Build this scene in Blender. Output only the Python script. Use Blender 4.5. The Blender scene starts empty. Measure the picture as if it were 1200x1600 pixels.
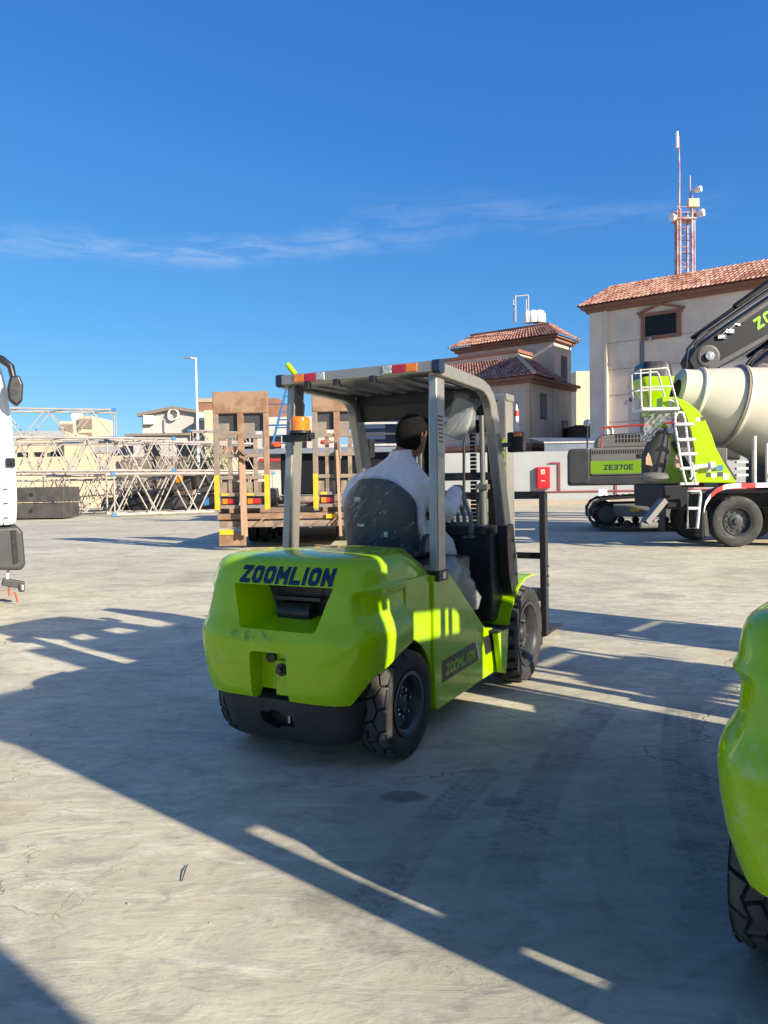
import bpy, bmesh, math, random
from mathutils import Vector, Matrix
from math import sin, cos, pi, radians, sqrt, atan2, asin, tan
random.seed(7)
scn = bpy.context.scene
COL = scn.collection
# ------------------------------------------------------------------ camera
CAM_H = 1.45; FPX = 1202.0; PITCH = math.atan(43/1202); ROLL = 0.0165
fw = Vector((0, cos(PITCH), -sin(PITCH))); rt0 = Vector((1, 0, 0)); up0 = rt0.cross(fw)
rt = cos(ROLL)*rt0 - sin(ROLL)*up0; up = cos(ROLL)*up0 + sin(ROLL)*rt0
camd = bpy.data.cameras.new('camera'); cam = bpy.data.objects.new('camera', camd); COL.objects.link(cam)
camd.sensor_fit = 'HORIZONTAL'; camd.sensor_width = 36; camd.lens = 36*FPX/1200
camd.clip_start = 0.05; camd.clip_end = 5000
cam.matrix_world = Matrix(((rt.x, up.x, -fw.x, 0), (rt.y, up.y, -fw.y, 0), (rt.z, up.z, -fw.z, CAM_H), (0, 0, 0, 1)))
scn.camera = cam
def W(px, py, Y):                       # the place in the yard at depth Y seen in that direction
    d = fw + rt*(px-600)/FPX - up*(py-800)/FPX
    return Vector((0, 0, CAM_H)) + d*(Y/d.y)
# ------------------------------------------------------------------ light
SUN_EL = radians(24); SUN_AZ = Vector((0.755, -0.656, 0)).normalized()
sdir = (SUN_AZ*cos(SUN_EL) + Vector((0, 0, sin(SUN_EL)))).normalized()
sl = bpy.data.lights.new('sun', 'SUN'); sl.energy = 5.0; sl.angle = radians(0.55); sl.color = (1.0, 0.89, 0.72)
so = bpy.data.objects.new('sun', sl); COL.objects.link(so)
so.rotation_euler = sdir.to_track_quat('Z', 'Y').to_euler(); so.location = (8, -8, 12)
wd = bpy.data.worlds.new('World'); scn.world = wd; wd.use_nodes = True
wn = wd.node_tree; wn.nodes.clear()
def nd(nt, t, **k):
    n = nt.nodes.new(t)
    for a, b in k.items(): setattr(n, a, b)
    return n
def put(nt, sock, v):
    if hasattr(v, 'is_output') or isinstance(v, bpy.types.NodeSocket): nt.links.new(v, sock)
    elif v is not None: sock.default_value = v
def M(nt, op, a, b=None, c=None, clamp=False):
    n = nd(nt, 'ShaderNodeMath', operation=op, use_clamp=clamp)
    put(nt, n.inputs[0], a); put(nt, n.inputs[1], b)
    if c is not None: put(nt, n.inputs[2], c)
    return n.outputs[0]
def MIX(nt, f, a, b):
    n = nd(nt, 'ShaderNodeMix', data_type='RGBA')
    put(nt, n.inputs[0], f)
    for i, v in ((6, a), (7, b)):
        if isinstance(v, (tuple, list)): v = (*v[:3], 1)
        put(nt, n.inputs[i], v)
    return n.outputs[2]
def SS(nt, x, lo, hi):                  # smooth step of a socket
    n = nd(nt, 'ShaderNodeMapRange', interpolation_type='SMOOTHSTEP'); n.clamp = True
    put(nt, n.inputs[0], x); n.inputs[1].default_value = lo; n.inputs[2].default_value = hi
    return n.outputs[0]
def NOISE(nt, vec, scale, detail=4, rough=.55, dist=0.0):
    n = nd(nt, 'ShaderNodeTexNoise'); put(nt, n.inputs['Vector'], vec)
    n.inputs['Scale'].default_value = scale; n.inputs['Detail'].default_value = detail
    n.inputs['Roughness'].default_value = rough; n.inputs['Distortion'].default_value = dist
    return n.outputs[0]
def MAP(nt, vec, loc=(0, 0, 0), rot=(0, 0, 0), sc=(1, 1, 1), typ='POINT'):
    n = nd(nt, 'ShaderNodeMapping', vector_type=typ); put(nt, n.inputs[0], vec)
    n.inputs[1].default_value = loc; n.inputs[2].default_value = rot; n.inputs[3].default_value = sc
    return n.outputs[0]
sky = nd(wn, 'ShaderNodeTexSky', sky_type='NISHITA'); sky.sun_disc = False
sky.sun_elevation = SUN_EL; sky.sun_rotation = atan2(SUN_AZ.x, SUN_AZ.y)
sky.altitude = 0; sky.air_density = 1.0; sky.dust_density = 0.0; sky.ozone_density = 6.0
bg = nd(wn, 'ShaderNodeBackground'); bg.inputs[1].default_value = 0.077
wo = nd(wn, 'ShaderNodeOutputWorld')
tc = nd(wn, 'ShaderNodeTexCoord')
# thin cirrus streaks, laid out by compass direction and height in the sky
sep = nd(wn, 'ShaderNodeSeparateXYZ'); wn.links.new(tc.outputs['Generated'], sep.inputs[0])
az = M(wn, 'ARCTAN2', sep.outputs[0], sep.outputs[1]); el = M(wn, 'ARCSINE', sep.outputs[2])
cmb = nd(wn, 'ShaderNodeCombineXYZ'); wn.links.new(az, cmb.inputs[0]); wn.links.new(el, cmb.inputs[1])
wob = M(wn, 'MULTIPLY', M(wn, 'SUBTRACT', NOISE(wn, MAP(wn, cmb.outputs[0], sc=(5, 9, 1)), 1.0, 5, .6), .5), .075)
fine = NOISE(wn, MAP(wn, cmb.outputs[0], rot=(0, 0, .07), sc=(7, 46, 1)), 1.6, 6, .62, .6)
def streak(a0, a1, e0, e1, w, amp):
    t = M(wn, 'DIVIDE', M(wn, 'SUBTRACT', az, a0), a1-a0)
    ec = M(wn, 'ADD', M(wn, 'MULTIPLY', t, e1-e0), e0)
    d = M(wn, 'ABSOLUTE', M(wn, 'SUBTRACT', M(wn, 'ADD', el, wob), ec))
    a = M(wn, 'SUBTRACT', 1.0, SS(wn, d, 0.0, w))
    b = M(wn, 'MULTIPLY', SS(wn, t, -.05, .15), M(wn, 'SUBTRACT', 1.0, SS(wn, t, .75, 1.05)))
    return M(wn, 'MULTIPLY', M(wn, 'MULTIPLY', a, b), amp)
cl = M(wn, 'ADD', streak(-.62, .10, .270, .308, .024, .85), streak(-.04, .44, .335, .315, .030, .36))
cl = M(wn, 'MULTIPLY', cl, SS(wn, fine, .32, .74), clamp=True)
cl = M(wn, 'MULTIPLY', cl, .30)
def grade(src):                         # the camera's rendering of a clear evening sky, per channel
    sp = nd(wn, 'ShaderNodeSeparateColor'); wn.links.new(src, sp.inputs[0]); cb = nd(wn, 'ShaderNodeCombineColor')
    for i, (a, p) in enumerate(((.62, 1.10), (.73, .80), (.88, .48))):
        x = M(wn, 'POWER', M(wn, 'MULTIPLY', sp.outputs[i], .13), p); wn.links.new(M(wn, 'MULTIPLY', x, a/.13), cb.inputs[i])
    return cb.outputs[0]
# the sky whitens towards the low sun behind the camera
vd = nd(wn, 'ShaderNodeVectorMath', operation='DOT_PRODUCT'); wn.links.new(tc.outputs['Generated'], vd.inputs[0]); vd.inputs[1].default_value = tuple(sdir)
aur = M(wn, 'MULTIPLY', SS(wn, vd.outputs['Value'], -.05, 1.0), .28)
wn.links.new(MIX(wn, cl, MIX(wn, aur, grade(sky.outputs[0]), (4.9, 3.9, 2.9)), (6.2, 6.6, 7.0)), bg.inputs[0]); wn.links.new(bg.outputs[0], wo.inputs[0])
scn.view_settings.view_transform = 'Standard'; scn.view_settings.look = 'None'; scn.view_settings.exposure = 0.91; scn.view_settings.gamma = 1
# ------------------------------------------------------------------ materials
def mat(name, col=(.5, .5, .5), rough=.5, metal=0, spec=.5, coat=0, noise=0, nscale=6, bump=0, bscale=40, emit=None, trans=0, alpha=1, stretch=(1, 1, 1), rnoise=0, col2=None, ior=None):
    m = bpy.data.materials.new(name); m.use_nodes = True; nt = m.node_tree
    b = nt.nodes['Principled BSDF']
    b.inputs['Base Color'].default_value = (*col, 1); b.inputs['Roughness'].default_value = rough
    b.inputs['Metallic'].default_value = metal; b.inputs['Specular IOR Level'].default_value = spec
    b.inputs['Coat Weight'].default_value = coat; b.inputs['Coat Roughness'].default_value = .06
    b.inputs['Transmission Weight'].default_value = trans; b.inputs['Alpha'].default_value = alpha
    if ior: b.inputs['IOR'].default_value = ior
    if emit: b.inputs['Emission Color'].default_value = (*emit[:3], 1); b.inputs['Emission Strength'].default_value = emit[3]
    if noise or bump or rnoise or col2:
        t = nd(nt, 'ShaderNodeTexCoord'); v = MAP(nt, t.outputs['Object'], sc=stretch)
        n1 = NOISE(nt, v, nscale, 6, .6)
        if col2: put(nt, b.inputs['Base Color'], MIX(nt, SS(nt, n1, .38, .62), col, col2))
        elif noise:
            lo = tuple(c*(1-noise) for c in col); hi = tuple(min(1, c*(1+noise)) for c in col)
            put(nt, b.inputs['Base Color'], MIX(nt, SS(nt, n1, .3, .7), lo, hi))
        if rnoise: put(nt, b.inputs['Roughness'], M(nt, 'ADD', M(nt, 'MULTIPLY', SS(nt, NOISE(nt, v, nscale*1.7, 5), .3, .7), rnoise), rough-rnoise/2))
        if bump:
            bn = nd(nt, 'ShaderNodeBump'); bn.inputs['Strength'].default_value = bump; bn.inputs['Distance'].default_value = .01
            put(nt, bn.inputs['Height'], NOISE(nt, v, bscale, 5)); put(nt, b.inputs['Normal'], bn.outputs[0])
    return m
MT = {}
MT['silver'] = mat('guard_paint', (.37, .345, .30), .33, .55, rnoise=.12, nscale=9, noise=.05)
MT['black'] = mat('black_paint', (.018, .019, .022), .38, rnoise=.15, nscale=7)
MT['skirt'] = mat('textured_black_iron', (.032, .030, .028), .62, bump=.35, bscale=90, noise=.3, nscale=3)
MT['darksteel'] = mat('dark_steel', (.06, .058, .055), .42, .6, noise=.3, nscale=8)
MT['steel'] = mat('bare_steel', (.42, .42, .42), .3, 1, rnoise=.2)
MT['zinc'] = mat('zinc_bolt', (.6, .62, .66), .22, 1)
MT['rimgrey'] = mat('rim_paint', (.075, .077, .08), .34, .5, noise=.12, nscale=12)
MT['rimdark'] = mat('rim_dark', (.05, .05, .055), .4, .4, noise=.2)
MT['rubber'] = mat('tyre_rubber', (.030, .029, .028), .72, noise=.35, nscale=5, rnoise=.2, bump=.1, bscale=60)
MT['tread'] = mat('tyre_tread', (.085, .078, .068), .85, noise=.3, nscale=6, bump=.2, bscale=70)
MT['navy'] = mat('navy_lettering', (.012, .022, .055), .4)
MT['rubbermat'] = mat('rubber_mat', (.02, .02, .02), .8, bump=.8, bscale=60)
MT['amber'] = mat('amber_lens', (.75, .20, .01), .15, coat=.6, noise=.25, nscale=30)
MT['red'] = mat('red_lens', (.45, .015, .02), .2, coat=.5, noise=.2, nscale=40)
MT['clear'] = mat('clear_lens', (.45, .5, .48), .25, .3, bump=.8, bscale=120, noise=.4, nscale=60)
MT['white'] = mat('white_paint', (.78, .78, .76), .4, noise=.05)
MT['orange'] = mat('orange_plastic', (.7, .1, .02), .4)
MT['hydr'] = mat('hydraulic_grey', (.20, .20, .185), .35, .5)
MT['sky_plastic'] = None
def green_mat(name, worn=False):
    m = bpy.data.materials.new(name); m.use_nodes = True; nt = m.node_tree; b = nt.nodes['Principled BSDF']
    t = nd(nt, 'ShaderNodeTexCoord'); o = t.outputs['Object']
    base = MIX(nt, SS(nt, NOISE(nt, o, 3.0, 5), .3, .7), (.315, .54, .0008), (.345, .585, .001))
    rg = M(nt, 'ADD', .16, M(nt, 'MULTIPLY', SS(nt, NOISE(nt, o, 9, 6), .35, .75), .14))
    if worn:
        s = nd(nt, 'ShaderNodeSeparateXYZ'); nt.links.new(o, s.inputs[0])
        def blob(cy, cz, ry, rz):
            dy = M(nt, 'DIVIDE', M(nt, 'SUBTRACT', s.outputs[1], cy), ry); dz = M(nt, 'DIVIDE', M(nt, 'SUBTRACT', s.outputs[2], cz), rz)
            r = M(nt, 'SQRT', M(nt, 'ADD', M(nt, 'MULTIPLY', dy, dy), M(nt, 'MULTIPLY', dz, dz)))
            rear = M(nt, 'LESS_THAN', s.outputs[0], -.1)
            return M(nt, 'MULTIPLY', M(nt, 'SUBTRACT', 1.0, SS(nt, r, .3, 1.0)), rear)
        n5 = NOISE(nt, MAP(nt, o, sc=(1, 1.5, 1)), 22, 8, .75); nb = NOISE(nt, MAP(nt, o, sc=(1, 1, 3)), 7, 6, .7)
        dark = M(nt, 'MULTIPLY', blob(.12, .695, .26, .045), SS(nt, n5, .42, .62)); dark = M(nt, 'MULTIPLY', dark, .62)
        base = MIX(nt, dark, base, (.035, .06, .012))
        dark2 = M(nt, 'MULTIPLY', M(nt, 'MULTIPLY', blob(0, .55, .55, .16), SS(nt, nb, .48, .75)), .35)
        base = MIX(nt, dark2, base, (.10, .20, .02))
        pale = M(nt, 'MULTIPLY', M(nt, 'ADD', blob(.44, .73, .10, .09), M(nt, 'ADD', blob(.48, .87, .05, .10), blob(.42, .55, .2, .1))), SS(nt, NOISE(nt, o, 14, 6, .7), .48, .6))
        pale = M(nt, 'MULTIPLY', pale, .34, clamp=True)
        base = MIX(nt, pale, base, (.50, .62, .30))
        rg = M(nt, 'ADD', rg, M(nt, 'MULTIPLY', M(nt, 'ADD', dark, pale), .5))
    put(nt, b.inputs['Base Color'], base); put(nt, b.inputs['Roughness'], rg)
    b.inputs['Coat Weight'].default_value = .32; b.inputs['Coat Roughness'].default_value = .035; b.inputs['Specular IOR Level'].default_value = .3
    bn = nd(nt, 'ShaderNodeBump'); bn.inputs['Strength'].default_value = .08; bn.inputs['Distance'].default_value = .02
    put(nt, bn.inputs['Height'], NOISE(nt, o, 5.5, 3)); put(nt, b.inputs['Normal'], bn.outputs[0]); put(nt, b.inputs['Coat Normal'], bn.outputs[0])
    return m
MT['green'] = green_mat('lime_green_paint'); MT['greenworn'] = green_mat('lime_green_paint_worn', True)
def plastic_mat(name, amt=.5, tint=(.75, .78, .8)):
    m = bpy.data.materials.new(name); m.use_nodes = True; nt = m.node_tree; nt.nodes.clear()
    out = nd(nt, 'ShaderNodeOutputMaterial'); tr = nd(nt, 'ShaderNodeBsdfTransparent'); tr.inputs[0].default_value = (.93, .95, .96, 1)
    p = nd(nt, 'ShaderNodeBsdfPrincipled'); p.inputs['Base Color'].default_value = (*tint, 1); p.inputs['Roughness'].default_value = .12
    t = nd(nt, 'ShaderNodeTexCoord'); v = MAP(nt, MAP(nt, t.outputs['Object'], rot=(-.75, .0, .0)), sc=(.6, 7.0, .9))
    n = NOISE(nt, v, 2.6, 3, .5, .35)
    rid = M(nt, 'ABSOLUTE', M(nt, 'SUBTRACT', n, .5)); crease = M(nt, 'SUBTRACT', 1.0, SS(nt, rid, .0, .009))
    bn = nd(nt, 'ShaderNodeBump'); bn.inputs['Strength'].default_value = 1; bn.inputs['Distance'].default_value = .02
    put(nt, bn.inputs['Height'], n); put(nt, p.inputs['Normal'], bn.outputs[0])
    mx = nd(nt, 'ShaderNodeMixShader')
    put(nt, mx.inputs[0], M(nt, 'ADD', M(nt, 'MULTIPLY', crease, .30), amt, clamp=True))
    nt.links.new(tr.outputs[0], mx.inputs[1]); nt.links.new(p.outputs[0], mx.inputs[2]); nt.links.new(mx.outputs[0], out.inputs[0])
    return m
MT['film'] = plastic_mat('clear_wrap_film', .07); MT['film2'] = plastic_mat('milky_wrap_film', .32, (.55, .57, .58))
def milky(name):
    m = bpy.data.materials.new(name); m.use_nodes = True; nt = m.node_tree; nt.nodes.clear(); out = nd(nt, 'ShaderNodeOutputMaterial')
    a = nd(nt, 'ShaderNodeBsdfTransparent'); b = nd(nt, 'ShaderNodeBsdfTranslucent'); b.inputs[0].default_value = (.85, .85, .84, 1); c = nd(nt, 'ShaderNodeBsdfDiffuse'); c.inputs[0].default_value = (.7, .7, .7, 1)
    x = nd(nt, 'ShaderNodeMixShader'); y = nd(nt, 'ShaderNodeMixShader'); x.inputs[0].default_value = .35; y.inputs[0].default_value = .22
    nt.links.new(b.outputs[0], x.inputs[1]); nt.links.new(c.outputs[0], x.inputs[2]); nt.links.new(x.outputs[0], y.inputs[1]); nt.links.new(a.outputs[0], y.inputs[2]); nt.links.new(y.outputs[0], out.inputs[0]); return m
MT['milkyroof'] = milky('milky_roof_sheet')
# ------------------------------------------------------------------ mesh tools
class MB:
    def __init__(s): s.v = []; s.f = []
    def add(s, vs, fs):
        o = len(s.v); s.v += [tuple(v) for v in vs]; s.f += [tuple(i+o for i in f) for f in fs]; return s
    def box(s, x0, x1, y0, y1, z0, z1):
        return s.add([(x, y, z) for x in (x0, x1) for y in (y0, y1) for z in (z0, z1)],
                     [(0, 1, 3, 2), (4, 6, 7, 5), (0, 4, 5, 1), (2, 3, 7, 6), (0, 2, 6, 4), (1, 5, 7, 3)])
    def beam(s, a, b, w, h, upv=(0, 0, 1)):       # rectangular bar from a to b, w sideways, h along upv
        a = Vector(a); b = Vector(b); d = (b-a).normalized(); u = Vector(upv)
        if abs(d.dot(u)) > .98: u = Vector((1, 0, 0))
        r = d.cross(u).normalized(); u = r.cross(d)
        vs = [p + r*w/2*i + u*h/2*j for p in (a, b) for i, j in ((-1, -1), (1, -1), (1, 1), (-1, 1))]
        return s.add(vs, [(3, 2, 1, 0), (4, 5, 6, 7), (0, 1, 5, 4), (1, 2, 6, 5), (2, 3, 7, 6), (3, 0, 4, 7)])
    def tube(s, pts, r, n=8, cap=True, closed=False):
        pts = [Vector(p) for p in pts]; rs = r if isinstance(r, (list, tuple)) else [r]*len(pts)
        vs = []; N = len(pts); u = None
        for i, p in enumerate(pts):
            d = (pts[(i+1) % N] - pts[i-1]) if closed else (pts[min(i+1, N-1)] - pts[max(i-1, 0)])
            d.normalize()
            if u is None: u = Vector((0, 0, 1)) if abs(d.z) < .9 else Vector((1, 0, 0))
            u = (u - d*u.dot(d))
            if u.length < 1e-4: u = d.orthogonal()
            u.normalize(); w = d.cross(u)
            vs += [p + (u*cos(2*pi*k/n) + w*sin(2*pi*k/n))*rs[i] for k in range(n)]
        fs = []
        for i in range(N if closed else N-1):
            j = (i+1) % N
            fs += [(i*n+k, i*n+(k+1) % n, j*n+(k+1) % n, j*n+k) for k in range(n)]
        if cap and not closed: fs += [tuple(reversed(range(n))), tuple((N-1)*n+k for k in range(n))]
        return s.add(vs, fs)
    def lathe(s, prof, c=(0, 0, 0), axis=(0, 0, 1), n=32, closed=False):   # prof: (radius, distance along axis)
        A = Vector(axis).normalized(); u = A.orthogonal().normalized(); w = A.cross(u); c = Vector(c); m = len(prof)
        vs = [c + A*h + (u*cos(2*pi*k/n) + w*sin(2*pi*k/n))*r for r, h in prof for k in range(n)]
        fs = [(i*n+k, i*n+(k+1) % n, (i+1)*n+(k+1) % n, (i+1)*n+k) for i in range(m-1) for k in range(n)]
        if closed: fs += [tuple(reversed(range(n))), tuple((m-1)*n+k for k in range(n))]
        return s.add(vs, fs)
    def prism(s, poly, fn, t0, t1):               # poly in 2D, fn(a, b, t) -> point
        n = len(poly); vs = [fn(a, b, t0) for a, b in poly] + [fn(a, b, t1) for a, b in poly]
        return s.add(vs, [tuple(range(n)), tuple(reversed(range(n, 2*n)))] + [(i, i+n, (i+1) % n+n, (i+1) % n) for i in range(n)])
    def grid(s, P, cu=False, cv=False, flip=False):
        nu = len(P); nv = len(P[0]); fs = []
        for i in range(nu if cu else nu-1):
            for j in range(nv if cv else nv-1):
                q = (i*nv+j, ((i+1) % nu)*nv+j, ((i+1) % nu)*nv+(j+1) % nv, i*nv+(j+1) % nv)
                fs.append(q[::-1] if flip else q)
        return s.add([p for r in P for p in r], fs)
    def strip(s, pts, w, h, fn):                  # bar of section w x h swept along a 2D path; fn(a, b, t)
        L = []; n = len(pts)
        for i in range(n):
            a = Vector(pts[max(i-1, 0)]); b = Vector(pts[min(i+1, n-1)]); d = (b-a).normalized(); q = Vector((-d.y, d.x)); p = Vector(pts[i])
            L.append([fn(*(p+q*h/2), -w/2), fn(*(p+q*h/2), w/2), fn(*(p-q*h/2), w/2), fn(*(p-q*h/2), -w/2)])
        s.grid(L, cv=True); o = len(s.v)
        s.f += [(o-4*n+3, o-4*n+2, o-4*n+1, o-4*n), (o-4, o-3, o-2, o-1)]
        return s
    def mesh(s, name):
        me = bpy.data.meshes.new(name); me.from_pydata(s.v, [], s.f); me.validate()
        bm = bmesh.new(); bm.from_mesh(me); bmesh.ops.recalc_face_normals(bm, faces=bm.faces); bm.to_mesh(me); bm.free()
        return me
    def build(s, name, m, parent=None, bevel=0, smooth=None, seg=2):
        me = s.mesh(name); o = bpy.data.objects.new(name, me); COL.objects.link(o)
        me.materials.append(MT[m] if isinstance(m, str) else m)
        if parent: o.parent = parent
        if smooth is not None: shade(me, smooth)
        if bevel:
            b = o.modifiers.new('bevel', 'BEVEL'); b.width = bevel; b.segments = seg; b.limit_method = 'ANGLE'; b.angle_limit = radians(38)
        return o
def shade(me, ang):
    me.shade_smooth()
    try: me.set_sharp_from_angle(angle=radians(ang))
    except Exception: pass
def empty(name, loc=(0, 0, 0), rz=0):
    o = bpy.data.objects.new(name, None); COL.objects.link(o); o.location = loc; o.rotation_euler = (0, 0, rz); o.empty_display_size = .2
    return o
def tag(o, label=None, cat=None, group=None, kind=None):
    for k, v in (('label', label), ('category', cat), ('group', group), ('kind', kind)):
        if v: o[k] = v
    return o
def copy_tree(o, parent=None, skip=()):
    c = o.copy(); COL.objects.link(c); c.parent = parent
    for ch in [x for x in bpy.data.objects if x.parent == o]:
        if ch.name.split('.')[0] not in skip: copy_tree(ch, c, skip)
    return c
# block lettering drawn with strokes; cell 1 wide, 1 high
GL = {'Z': [[(0, 1), (1, 1), (0, 0), (1, 0)]], 'M': [[(0, 0), (0, 1), (.5, .35), (1, 1), (1, 0)]], 'L': [[(0, 1), (0, 0), (1, 0)]],
      'I': [[(.5, 1), (.5, 0)]], 'N': [[(0, 0), (0, 1), (1, 0), (1, 1)]], 'E': [[(1, 1), (0, 1), (0, 0), (1, 0)], [(0, .5), (.9, .5)]],
      '3': [[(0, 1), (1, 1), (1, 0), (0, 0)], [(.2, .5), (1, .5)]], '7': [[(0, 1), (1, 1), (.4, 0)]], 'O': 'O', '0': 'O'}
def letters(txt, fn, x0, x1, h, th, slant=.0, gap=.26, narrow={'I': .3}, d=.0015):
    """flat raised letters between x0 and x1, height h; fn(x, z, lift) -> point"""
    mb = MB(); ws = [narrow.get(c, 1) for c in txt]; tot = sum(ws)+gap*(len(txt)-1); k = (x1-x0)/tot; x = x0
    sg = 1 if k > 0 else -1
    def quad(pts, lift=d):
        mb.add([fn(a+sg*slant*(b), b, lift) for a, b in pts], [tuple(range(len(pts)))])
    for ci, c in enumerate(txt):
        w = ws[ci]*k; g = GL[c]
        t2 = th/2
        if g == 'O':
            def ring(i, r, ii):
                aw = abs(w); P = []
                for cx, cy, a0 in ((aw-i-r, h-i-r, 0), (i+r, h-i-r, 90), (i+r, i+r, 180), (aw-i-r, i+r, 270)):
                    for q in range(5): a = radians(a0+q*22.5); P.append((x+sg*(cx+r*cos(a)), cy+r*sin(a)))
                return P
            A = ring(0, h*.28, 0); B = ring(th, h*.12, 1); n = len(A)
            mb.add([fn(a+sg*slant*b, b, d) for a, b in A+B], [(i, (i+1) % n, (i+1) % n+n, i+n) for i in range(n)])
        else:
            for li, line in enumerate(g):
                P = [Vector((x + sg*(t2 + a*(abs(w)-th)) if c != 'I' else x+w/2, t2+b*(h-th))) for a, b in line]
                for i in range(len(P)-1):
                    a, b = P[i], P[i+1]; dd = (b-a).normalized(); q = Vector((-dd.y, dd.x))*t2
                    a = a-dd*t2*(1 if abs(dd.x) < .05 or abs(dd.y) < .05 else .35); b = b+dd*t2*(1 if abs(dd.x) < .05 or abs(dd.y) < .05 else .35)
                    pts = [a+q, b+q, b-q, a-q]
                    K = 6
                    def lerp(u, v, t): return (u[0]+(v[0]-u[0])*t, min(max(u[1]+(v[1]-u[1])*t, 0), h))
                    for k_ in range(K): quad([lerp(pts[0], pts[1], k_/K), lerp(pts[0], pts[1], (k_+1)/K), lerp(pts[3], pts[2], (k_+1)/K), lerp(pts[3], pts[2], k_/K)], d + .0002*(i+li*3))
        x += w + gap*k
    return mb
# ------------------------------------------------------------------ ground
def ground_mat():
    m = bpy.data.materials.new('yard_concrete'); m.use_nodes = True; nt = m.node_tree; b = nt.nodes['Principled BSDF']
    g = nd(nt, 'ShaderNodeNewGeometry'); P = g.outputs['Position']
    big = NOISE(nt, P, .35, 5, .6, .4); mid = NOISE(nt, P, 1.7, 7, .65, .8); fin = NOISE(nt, P, 16, 8, .7)
    sw = NOISE(nt, MAP(nt, P, rot=(0, 0, -.75), sc=(1.0, 2.3, 1)), 1.7, 8, .68, 2.2)      # trowelled streaks
    sw2 = NOISE(nt, MAP(nt, P, rot=(0, 0, .25), sc=(.6, 1.6, 1)), 1.3, 7, .68, 1.6)
    c = MIX(nt, SS(nt, big, .32, .68), (.48, .44, .31), (.69, .635, .45))
    c = MIX(nt, M(nt, 'MULTIPLY', SS(nt, mid, .44, .68), .50), c, (.33, .31, .25))
    c = MIX(nt, M(nt, 'MULTIPLY', SS(nt, sw, .46, .68), .65), c, (.72, .665, .53))
    c = MIX(nt, M(nt, 'MULTIPLY', SS(nt, sw2, .50, .70), .50), c, (.27, .26, .22))
    c = MIX(nt, M(nt, 'MULTIPLY', SS(nt, fin, .56, .72), .35), c, (.22, .205, .17))
    c = MIX(nt, M(nt, 'MULTIPLY', SS(nt, NOISE(nt, MAP(nt, P, loc=(9, 3, 0)), .8, 5, .6, .5), .54, .70), .6), c, (.50, .42, .27))   # earthy patches
    mot = NOISE(nt, MAP(nt, P, rot=(0, 0, -.6), sc=(1, 1.9, 1)), 5.2, 8, .72, 1.0)
    c = MIX(nt, M(nt, 'MULTIPLY', SS(nt, mot, .48, .66), .42), c, (.20, .20, .17))
    # dark patch behind and right of the truck
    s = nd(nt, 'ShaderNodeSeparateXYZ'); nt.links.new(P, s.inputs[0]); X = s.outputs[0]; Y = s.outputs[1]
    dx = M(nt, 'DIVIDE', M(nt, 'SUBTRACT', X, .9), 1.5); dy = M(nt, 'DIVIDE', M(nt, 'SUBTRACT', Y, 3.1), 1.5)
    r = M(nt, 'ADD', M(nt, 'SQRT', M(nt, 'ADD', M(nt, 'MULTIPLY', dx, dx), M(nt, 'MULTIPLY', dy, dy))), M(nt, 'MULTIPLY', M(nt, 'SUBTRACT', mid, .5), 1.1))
    dark_patch = M(nt, 'MULTIPLY', M(nt, 'SUBTRACT', 1.0, SS(nt, r, .45, 1.15)), .55)
    c = MIX(nt, dark_patch, c, (.105, .125, .108))
    hgt = M(nt, 'ADD', M(nt, 'MULTIPLY', sw, .6), M(nt, 'MULTIPLY', fin, .25))
    # rubber tracks pressed by tyres: (x0, y0, x1, y1, width, strength, pale)
    for x0, y0, x1, y1, w, st, pale in TRACKS:
        L = sqrt((x1-x0)**2+(y1-y0)**2); a = atan2(y1-y0, x1-x0); ca, sa = cos(a), sin(a)
        al = M(nt, 'ADD', M(nt, 'MULTIPLY', M(nt, 'SUBTRACT', X, x0), ca), M(nt, 'MULTIPLY', M(nt, 'SUBTRACT', Y, y0), sa))
        ac = M(nt, 'SUBTRACT', M(nt, 'MULTIPLY', M(nt, 'SUBTRACT', Y, y0), ca), M(nt, 'MULTIPLY', M(nt, 'SUBTRACT', X, x0), sa))
        ac = M(nt, 'ADD', ac, M(nt, 'MULTIPLY', M(nt, 'SINE', M(nt, 'MULTIPLY', al, pi/L)), L*.035))
        aa = M(nt, 'ABSOLUTE', ac)
        mk = M(nt, 'MULTIPLY', M(nt, 'SUBTRACT', 1.0, SS(nt, aa, w*.40, w*.55)), M(nt, 'MULTIPLY', SS(nt, al, -.1, .35), M(nt, 'SUBTRACT', 1.0, SS(nt, al, L-.5, L+.1))))
        tri = M(nt, 'ABSOLUTE', M(nt, 'SUBTRACT', M(nt, 'FRACT', M(nt, 'MULTIPLY', ac, 12.0)), .5))
        ph = M(nt, 'FRACT', M(nt, 'ADD', M(nt, 'MULTIPLY', al, 19.0), M(nt, 'ADD', M(nt, 'MULTIPLY', tri, 1.1), M(nt, 'MULTIPLY', fin, 1.3))))
        bar = SS(nt, M(nt, 'ABSOLUTE', M(nt, 'SUBTRACT', ph, .5)), .10, .22)
        gap = SS(nt, tri, .03, .09)
        pat = M(nt, 'MULTIPLY', M(nt, 'MULTIPLY', bar, gap), M(nt, 'MULTIPLY', mk, M(nt, 'MULTIPLY', SS(nt, mid, .36, .62), SS(nt, fin, .36, .58))))
        c = MIX(nt, M(nt, 'MULTIPLY', pat, st), c, (.55, .51, .43) if pale else (.07, .075, .072))
        if not pale: c = MIX(nt, M(nt, 'MULTIPLY', M(nt, 'MULTIPLY', mk, st), .35), c, (.10, .105, .10))
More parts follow.
